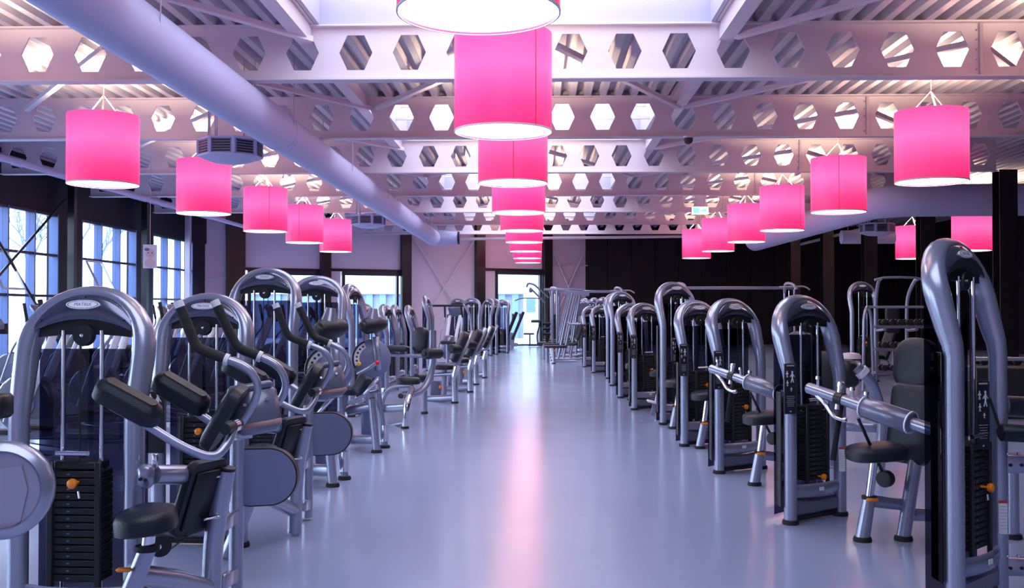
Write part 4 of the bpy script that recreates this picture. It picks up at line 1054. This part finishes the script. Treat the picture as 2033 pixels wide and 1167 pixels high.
# ================================================================ RIGHT-HAND BACKGROUND
def bench_spec():
    global sp
    sp = []
    a_('pad', MB().pad(.62, .26, .07, .05, TMAT((0, 0, .46)), e=.02), 'vinyl')
    a_('leg', MB().cyl((-.05, 0, .43), (-.05, 0, .02), .045, 12), 'chrome', [('rubber_foot', foot((-.05, 0)), 'rubber')])
    a_('leg', MB().cyl((-.22, .15, .43), (-.22, .15, .02), .035, 12), 'silver')
    a_('knob', MB().lathe([(.03, 0), (.03, .02)], frame_m((-.05, -.05, .36), (0, -1, 0)), 10), 'orange')
    a_('base_rail', MB().cyl((0, 0, .07), (.55, .0, .07), .032, 10), 'silver')
    return sp
bs = bench_spec()
for i, y in enumerate((27.6, 29.3, 31.2, 33.2)):
    mach('flat_bench', P(1103-2*i, 700, y).x, y, 0, 'low black bench with chrome leg right of the aisle end, ' + ['nearest of four', 'second of four', 'third of four', 'farthest of four'][i], 'bench', bs, 'benches at the aisle end')
sp = []
a_('floor_frame', MB().sweep(fil([(-.55, 0, .08), (.25, 0, .08), (.55, 0, .35), (.60, 0, 1.05)], .25), .035, 10), 'silver')
a_('top_arm', MB().cyl((-.15, 0, 1.05), (.62, 0, 1.05), .035, 10), 'silver')
for k, (x0, x1) in enumerate(((-.45, -.05), (-.30, .10), (-.10, .18))):
    a_('slanted_tube', MB().sweep(fil([(x0, -.12+.12*k, .10), ((x0+x1)/2, -.12+.12*k, 1.1), (x1, -.12+.12*k, 1.92)], .2), .030, 10), 'silver')
a_('crown', MB().bar((-.25, 0, 1.95), (.42, 0, 1.88), .06, .10), 'silver')
a_('weight_disc', MB().lathe([(.03, -.03), (.2, -.03), (.2, .03), (.03, .03)], frame_m((.30, .1, 1.45), (0, 1, 0)), 20), 'silver_dark')
a_('seat', MB().pad(.3, .3, .08, .08, TMAT((-.05, 0, .5)), e=.03), 'vinyl'); a_('backrest', MB().pad(.3, .5, .08, .08, frame_m((.15, 0, .85), (-.9, -.2, .3), (0, 1, 0)), e=.03), 'vinyl')
for i, (px, y) in enumerate(((1140, 28.6), (1136, 30.8), (1130, 33.0))):
    mach('press_frame', P(px, 700, y).x, y, [0, -6, 8][i], 'tall plate-loaded frame of slanted silver tubes beyond the right row, %s' % ['nearest', 'middle one', 'rear one'][i], CAT, sp, 'plate-loaded frames')
for i, (px, y) in enumerate(((1154, 31.5), (1172, 30.0), (1190, 28.6))):
    mach('pulley_tower', P(px, 700, y).x, y, -60, 'slim arched tower edge-on beyond the right row, %s of three' % ['left one', 'middle one', 'right one'][i], CAT, tower_spec(True, False), 'edge-on towers beyond the right row')

def station(w):
    global sp
    sp = []
    for x in (0, w):
        for dx in (-.14, .14):
            a_('upright', MB().cyl((x+dx, 0, .03), (x+dx, 0, 2.05), .035, 10), 'silver')
        a_('guide_rod', MB().cyl((x, .05, .1), (x, .05, 2.0), .012, 8), 'chrome')
        a_('stack_cover', MB().box((x, .08, .70), (.22, .14, 1.2), b=.02), 'black')
        a_('foot_bar', MB().box((x, 0, .05), (.5, .7, .08), b=.02), 'silver')
        a_('swan_pulley', MB().sweep(fil([(x-.14, 0, 1.95), (x-.16, -.15, 2.22), (x+.05, -.3, 2.18), (x+.10, -.35, 2.02)], .12), .045, 10), 'silver', [('pulley_wheel', MB().lathe([(.02, -.02), (.07, -.02), (.07, .02), (.02, .02)], frame_m((x+.10, -.35, 1.98), (1, 0, 0)), 16), 'black')])
    a_('top_beam', MB().box((w/2, 0, 2.08), (w+.5, .07, .09), b=.015), 'silver')
    a_('pull_up_bar', MB().sweep(fil([(w-.35, -.25, 2.10), (w+.35, -.3, 2.12), (w+.50, -.3, 2.02)], .1), .022, 8), 'rod')
    return sp
y = 30.5
mach('cable_crossover', P(1212, 700, 35.2).x-1.9, 35.2, 0, 'cable crossover with a long top beam crossing behind the end of the right row', CAT, station(2.2))
mach('cable_crossover', P(1352, 700, 29.5).x, 29.5, 0, 'wide cable crossover with a long top beam against the black wall', CAT, station(3.1))
# lat pulldown by the door
sp = []
a_('mast', MB().box((0, 0, 1.0), (.10, .12, 2.0), b=.02), 'black'); a_('mast', MB().cyl((.16, 0, .02), (.16, 0, 2.05), .035, 10), 'silver'); a_('mast', MB().cyl((.30, 0, .02), (.30, 0, 2.05), .035, 10), 'silver')
for s in (-1, 1): a_('upper_arm', MB().sweep(fil([(.05, s*.06, 1.80), (-.38, s*.06, 2.20), (-.56, s*.06, 2.24), (-.60, s*.06, 2.12)], .06), .025, 8), 'silver_dark')
a_('upper_arm', MB().bar((0, 0, 1.6), (-.50, 0, 2.10), .04, .05), 'silver_dark')
a_('arm_box', MB().box((-.48, 0, 2.02), (.10, .10, .12), b=.02), 'silver_dark')
a_('pulldown_bar', MB().sweep(fil([(-.95, 0, 1.72), (-.75, 0, 1.80), (-.30, 0, 1.80), (.0, 0, 1.74)], .15), .014, 8), 'black')
a_('top_beam', MB().box((.5, 0, 2.05), (1.2, .07, .08), b=.02), 'silver')
for z in (.75, .9, 1.05): a_('roller_pad', MB().cyl((-.12, -.1, z), (.1, -.1, z), .05, 10), 'vinyl')
a_('seat', MB().pad(.4, .3, .06, .05, TMAT((-.1, -.3, .48)), e=.02), 'vinyl'); a_('seat_post', MB().cyl((-.1, -.3, .45), (-.1, -.3, .02), .03, 8), 'silver')
mach('pulldown_machine', P(1086, 690, 30.2).x, 30.2, 0, 'lat pulldown mast with a curved bar against the glass door', CAT, sp)
# curl bench silhouette
sp = []
a_('leg', MB().cyl((-.28, 0, .02), (-.28, 0, .48), .025, 8), 'black'); a_('seat', MB().pad(.42, .28, .06, .04, TMAT((-.32, 0, .50)), e=.02), 'black')
a_('arm_pad', MB().pad(.42, .4, .10, .05, TMAT((-.02, 0, 1.0)), e=.03), 'black'); a_('curved_post', MB().sweep(fil([(.12, 0, 1.0), (.10, 0, .8), (.0, 0, .5), (.03, 0, .05)], .2), .03, 8), 'black')
a_('base_rail', MB().box((.1, 0, .06), (.9, .1, .07), b=.02), 'black')
mach('curl_bench', P(1066, 690, 40.6).x, 40.6, 0, 'small dark curl bench standing in front of the glass door', 'bench', sp)

# far right group
sp = []
for s in (-1, 1):
    a_('upright', MB().sweep(fil([(s*.30, .1, .03), (s*.30, .05, 1.70), (s*.34, -.25, 2.02), (s*.36, -.4, 2.04)], .25), .035, 12), 'silver', [('rubber_foot', foot((s*.30, .1)), 'rubber')])
    a_('dip_arm', MB().cyl((s*.30, .05, 1.05), (s*.30, -.45, 1.08), .028, 10), 'silver')
a_('chin_bar', MB().sweep([(-.46, -.38, 2.02), (-.3, -.38, 2.06), (0, -.38, 2.07), (.3, -.38, 2.06), (.46, -.38, 2.02)], .024, 10), 'silver')
a_('backrest', MB().pad(.26, .5, .08, .06, frame_m((0, 0, 1.25), (0, -1, 0), (1, 0, 0)), e=.02), 'vinyl')
mach('chin_up_station', P(1772, 700, 20.0).x, 20.0, 0, 'tall silver chin-up frame against the black wall, left of the widest column', CAT, sp)
t = mach('cable_tower', P(1716, 700, 20.8).x, 20.8, 10, 'dark round-topped cable tower left of the chin-up frame', CAT, tower_spec(True, False))
t.scale = (1, 1, 1.12)
sp = []
for s in (-1, 1):
    a_('hoop', MB().sweep(fil([(s*.66-.10, .0, .03), (s*.66-.08, .0, 1.35), (s*.66, .05, 1.55), (s*.66+.08, .1, 1.35), (s*.66+.12, .1, .03)], .16), .03, 10), 'silver')
a_('top_rail', MB().cyl((-.64, .05, 1.50), (.64, .05, 1.50), .025, 10), 'silver')
for k, z in enumerate((.35, .75, 1.15)):
    a_('shelf', MB().bar((-.56, .05, z), (.60, .05, z), .24, .05), 'silver_dark')
rk = mach('dumbbell_rack', P(1800, 700, 18.2).x, 18.2, 0, 'silver hoop-sided dumbbell rack below the chin-up frame', 'rack', sp)
db = thing('dumbbell', (0, 0, 0), '', 'dumbbell', 'dumbbells on the rack')
link('grip', MB().cyl((0, -.07, 0), (0, .07, 0), .016, 8).mesh('grip', 'chrome'), db)
hd = MB().lathe([(.03, -.035), (.055, -.03), (.055, .03), (.03, .035)], frame_m((0, 0, 0), (0, 1, 0)), 12).mesh('weight_head', 'plate')
link('weight_head', hd, db, (0, -.10, 0)); link('weight_head', hd, db, (0, .10, 0))
pos = ['left end', 'second from left', 'third from left', 'middle', 'third from right', 'second from right', 'right end']
first = True
for k, z in enumerate((.35, .75, 1.15)):
    for j in range(7):
        o = db if first else copy_tree(db); first = False
        o.location = rk.location+V((-.40+.14*j, .05, z+.083)); o['label'] = 'black dumbbell with chrome grip, %s shelf of the hoop-sided rack, %s' % (['lowest', 'middle', 'top'][k], pos[j])
# incline benches
sp = []
a_('backrest', MB().pad(.26, .75, .08, .06, frame_m((.15, 0, .75), (-.85, -.3, .35), (0, 1, 0)), e=.03), 'vinyl'); a_('seat', MB().pad(.3, .3, .08, .06, TMAT((-.15, 0, .45)), e=.03), 'vinyl')
a_('frame', MB().sweep(fil([(-.5, 0, .06), (.3, 0, .06), (.05, 0, .55)], .1), .03, 10), 'silver'); a_('support', MB().cyl((-.15, 0, .42), (-.1, 0, .06), .03, 10), 'silver')
a_('prop', MB().cyl((.32, 0, .08), (.30, 0, .95), .025, 10), 'silver')
for i, (px, y) in enumerate(((1722, 23.4), (1750, 21.9))):
    mach('incline_bench', P(px, 740, y).x, y, 20, 'incline bench with dark pad before the dumbbell rack, %s one' % ['left', 'right'][i], 'bench', sp, 'incline benches')
# bin
t = thing('waste_bin', (P(1689, 700, 17.8).x, 17.8, 0), 'pale waste bin with a domed lid beside the dark cable tower', 'bin')
link('body', MB().lathe([(.13, 0), (.16, .60)], seg=24).mesh('body', 'wallp'), t); link('lid', MB().lathe([(.172, .60), (.172, .66), (.14, .70), (.05, .715)], seg=24).mesh('lid', 'wallp'), t)
link('band', MB().ring(.158, .175, .585, .61).mesh('band', 'black'), t)
# low dumbbell shelf at the far right edge
sp = []
a_('frame', MB().box((0, 0, .35), (2.4, .45, .70), b=.03), 'black'); a_('top_rail', MB().box((0, -.26, .80), (2.5, .06, .05), b=.01), 'silver')
rk2 = mach('storage_shelf', P(2010, 700, 14.0).x+.6, 14.0, 0, 'low black shelf with dumbbells at the right edge of the photo', 'rack', sp)
for j in range(9):
    o = copy_tree(db); o.location = rk2.location+V((-1.0+.22*j, .05, .76)); o['group'] = 'dumbbells on the right shelf'
    o['label'] = 'black dumbbell on the low shelf at the right edge, ' + ['left end', 'second from left', 'third from left', 'fourth from left', 'middle', 'fourth from right', 'third from right', 'second from right', 'right end'][j]
# curved arm machine between the two nearest right towers
sp2 = []
O2 = V((P(1700, 900, 9.2).x, 9.2, 0)); c0 = flo(1745, 9.1)
sp2.append(('curved_arm', MB().sweep(fil([P(1700, 728, 9.0), P(1726, 752, 9.0), P(1742, 790, 9.1), P(1748, 830, 9.1)], .15), .05, 14), 'silver', [('arm_collar', MB().cyl(P(1708, 735, 9.0), P(1716, 743, 9.0), .062, 16), 'logo')]))
sp2.append(('motor_block', MB().box(P(1682, 742, 9.1), (.17, .2, .24), b=.04), 'black'))
sp2.append(('upright', MB().sweep([P(1752, 830, 9.1), c0], .045, 12), 'silver')); sp2.append(('backrest', MB().pad(.3, .4, .08, .1, frame_m(P(1630, 740, 9.4), (-.5, -.85, .1), (1, -.5, 0)), e=.03), 'vinyl'))
sp2.append(('back_post', MB().cyl(P(1645, 760, 9.5), flo(1650, 9.5), .045, 12), 'silver')); sp2.append(('cross_beam', MB().bar(P(1655, 845, 9.4), P(1760, 850, 9.2), .06, .08), 'silver'))
t = thing('curved_arm_machine', O2, 'machine with a bent silver arm behind the second right arch', CAT); place_spec(kit(sp2, O2), t)
# bottle and dropped step
t = thing('plastic_bottle', (P(1285, 838, 13.1).x, 13.1, .035), 'small clear plastic bottle lying on the floor right of the aisle', 'bottle')
bm2 = frame_m((0, 0, 0), (.9, .4, 0)); link('bottle_body', MB().lathe([(.02, -.10), (.034, -.09), (.034, .04), (.014, .09), (.013, .11)], bm2, 16).mesh('bottle_body', M['paneg']), t); link('cap', MB().lathe([(.015, .11), (.015, .13)], bm2, 12).mesh('cap', 'white'), t)
t = thing('foot_plate', (P(1292, 800, 14.1).x, 14.1, 0), 'small silver footplate on a slanted stem beside the tall middle arch', 'footplate')
link('plate', MB().box((0, 0, .19), (.20, .16, .03), Matrix.Rotation(R(14), 4, 'Y'), .01).mesh('plate', 'logo'), t); link('stem', MB().bar((.06, 0, .18), (.02, 0, .0), .05, .06).mesh('stem', 'silver'), t)
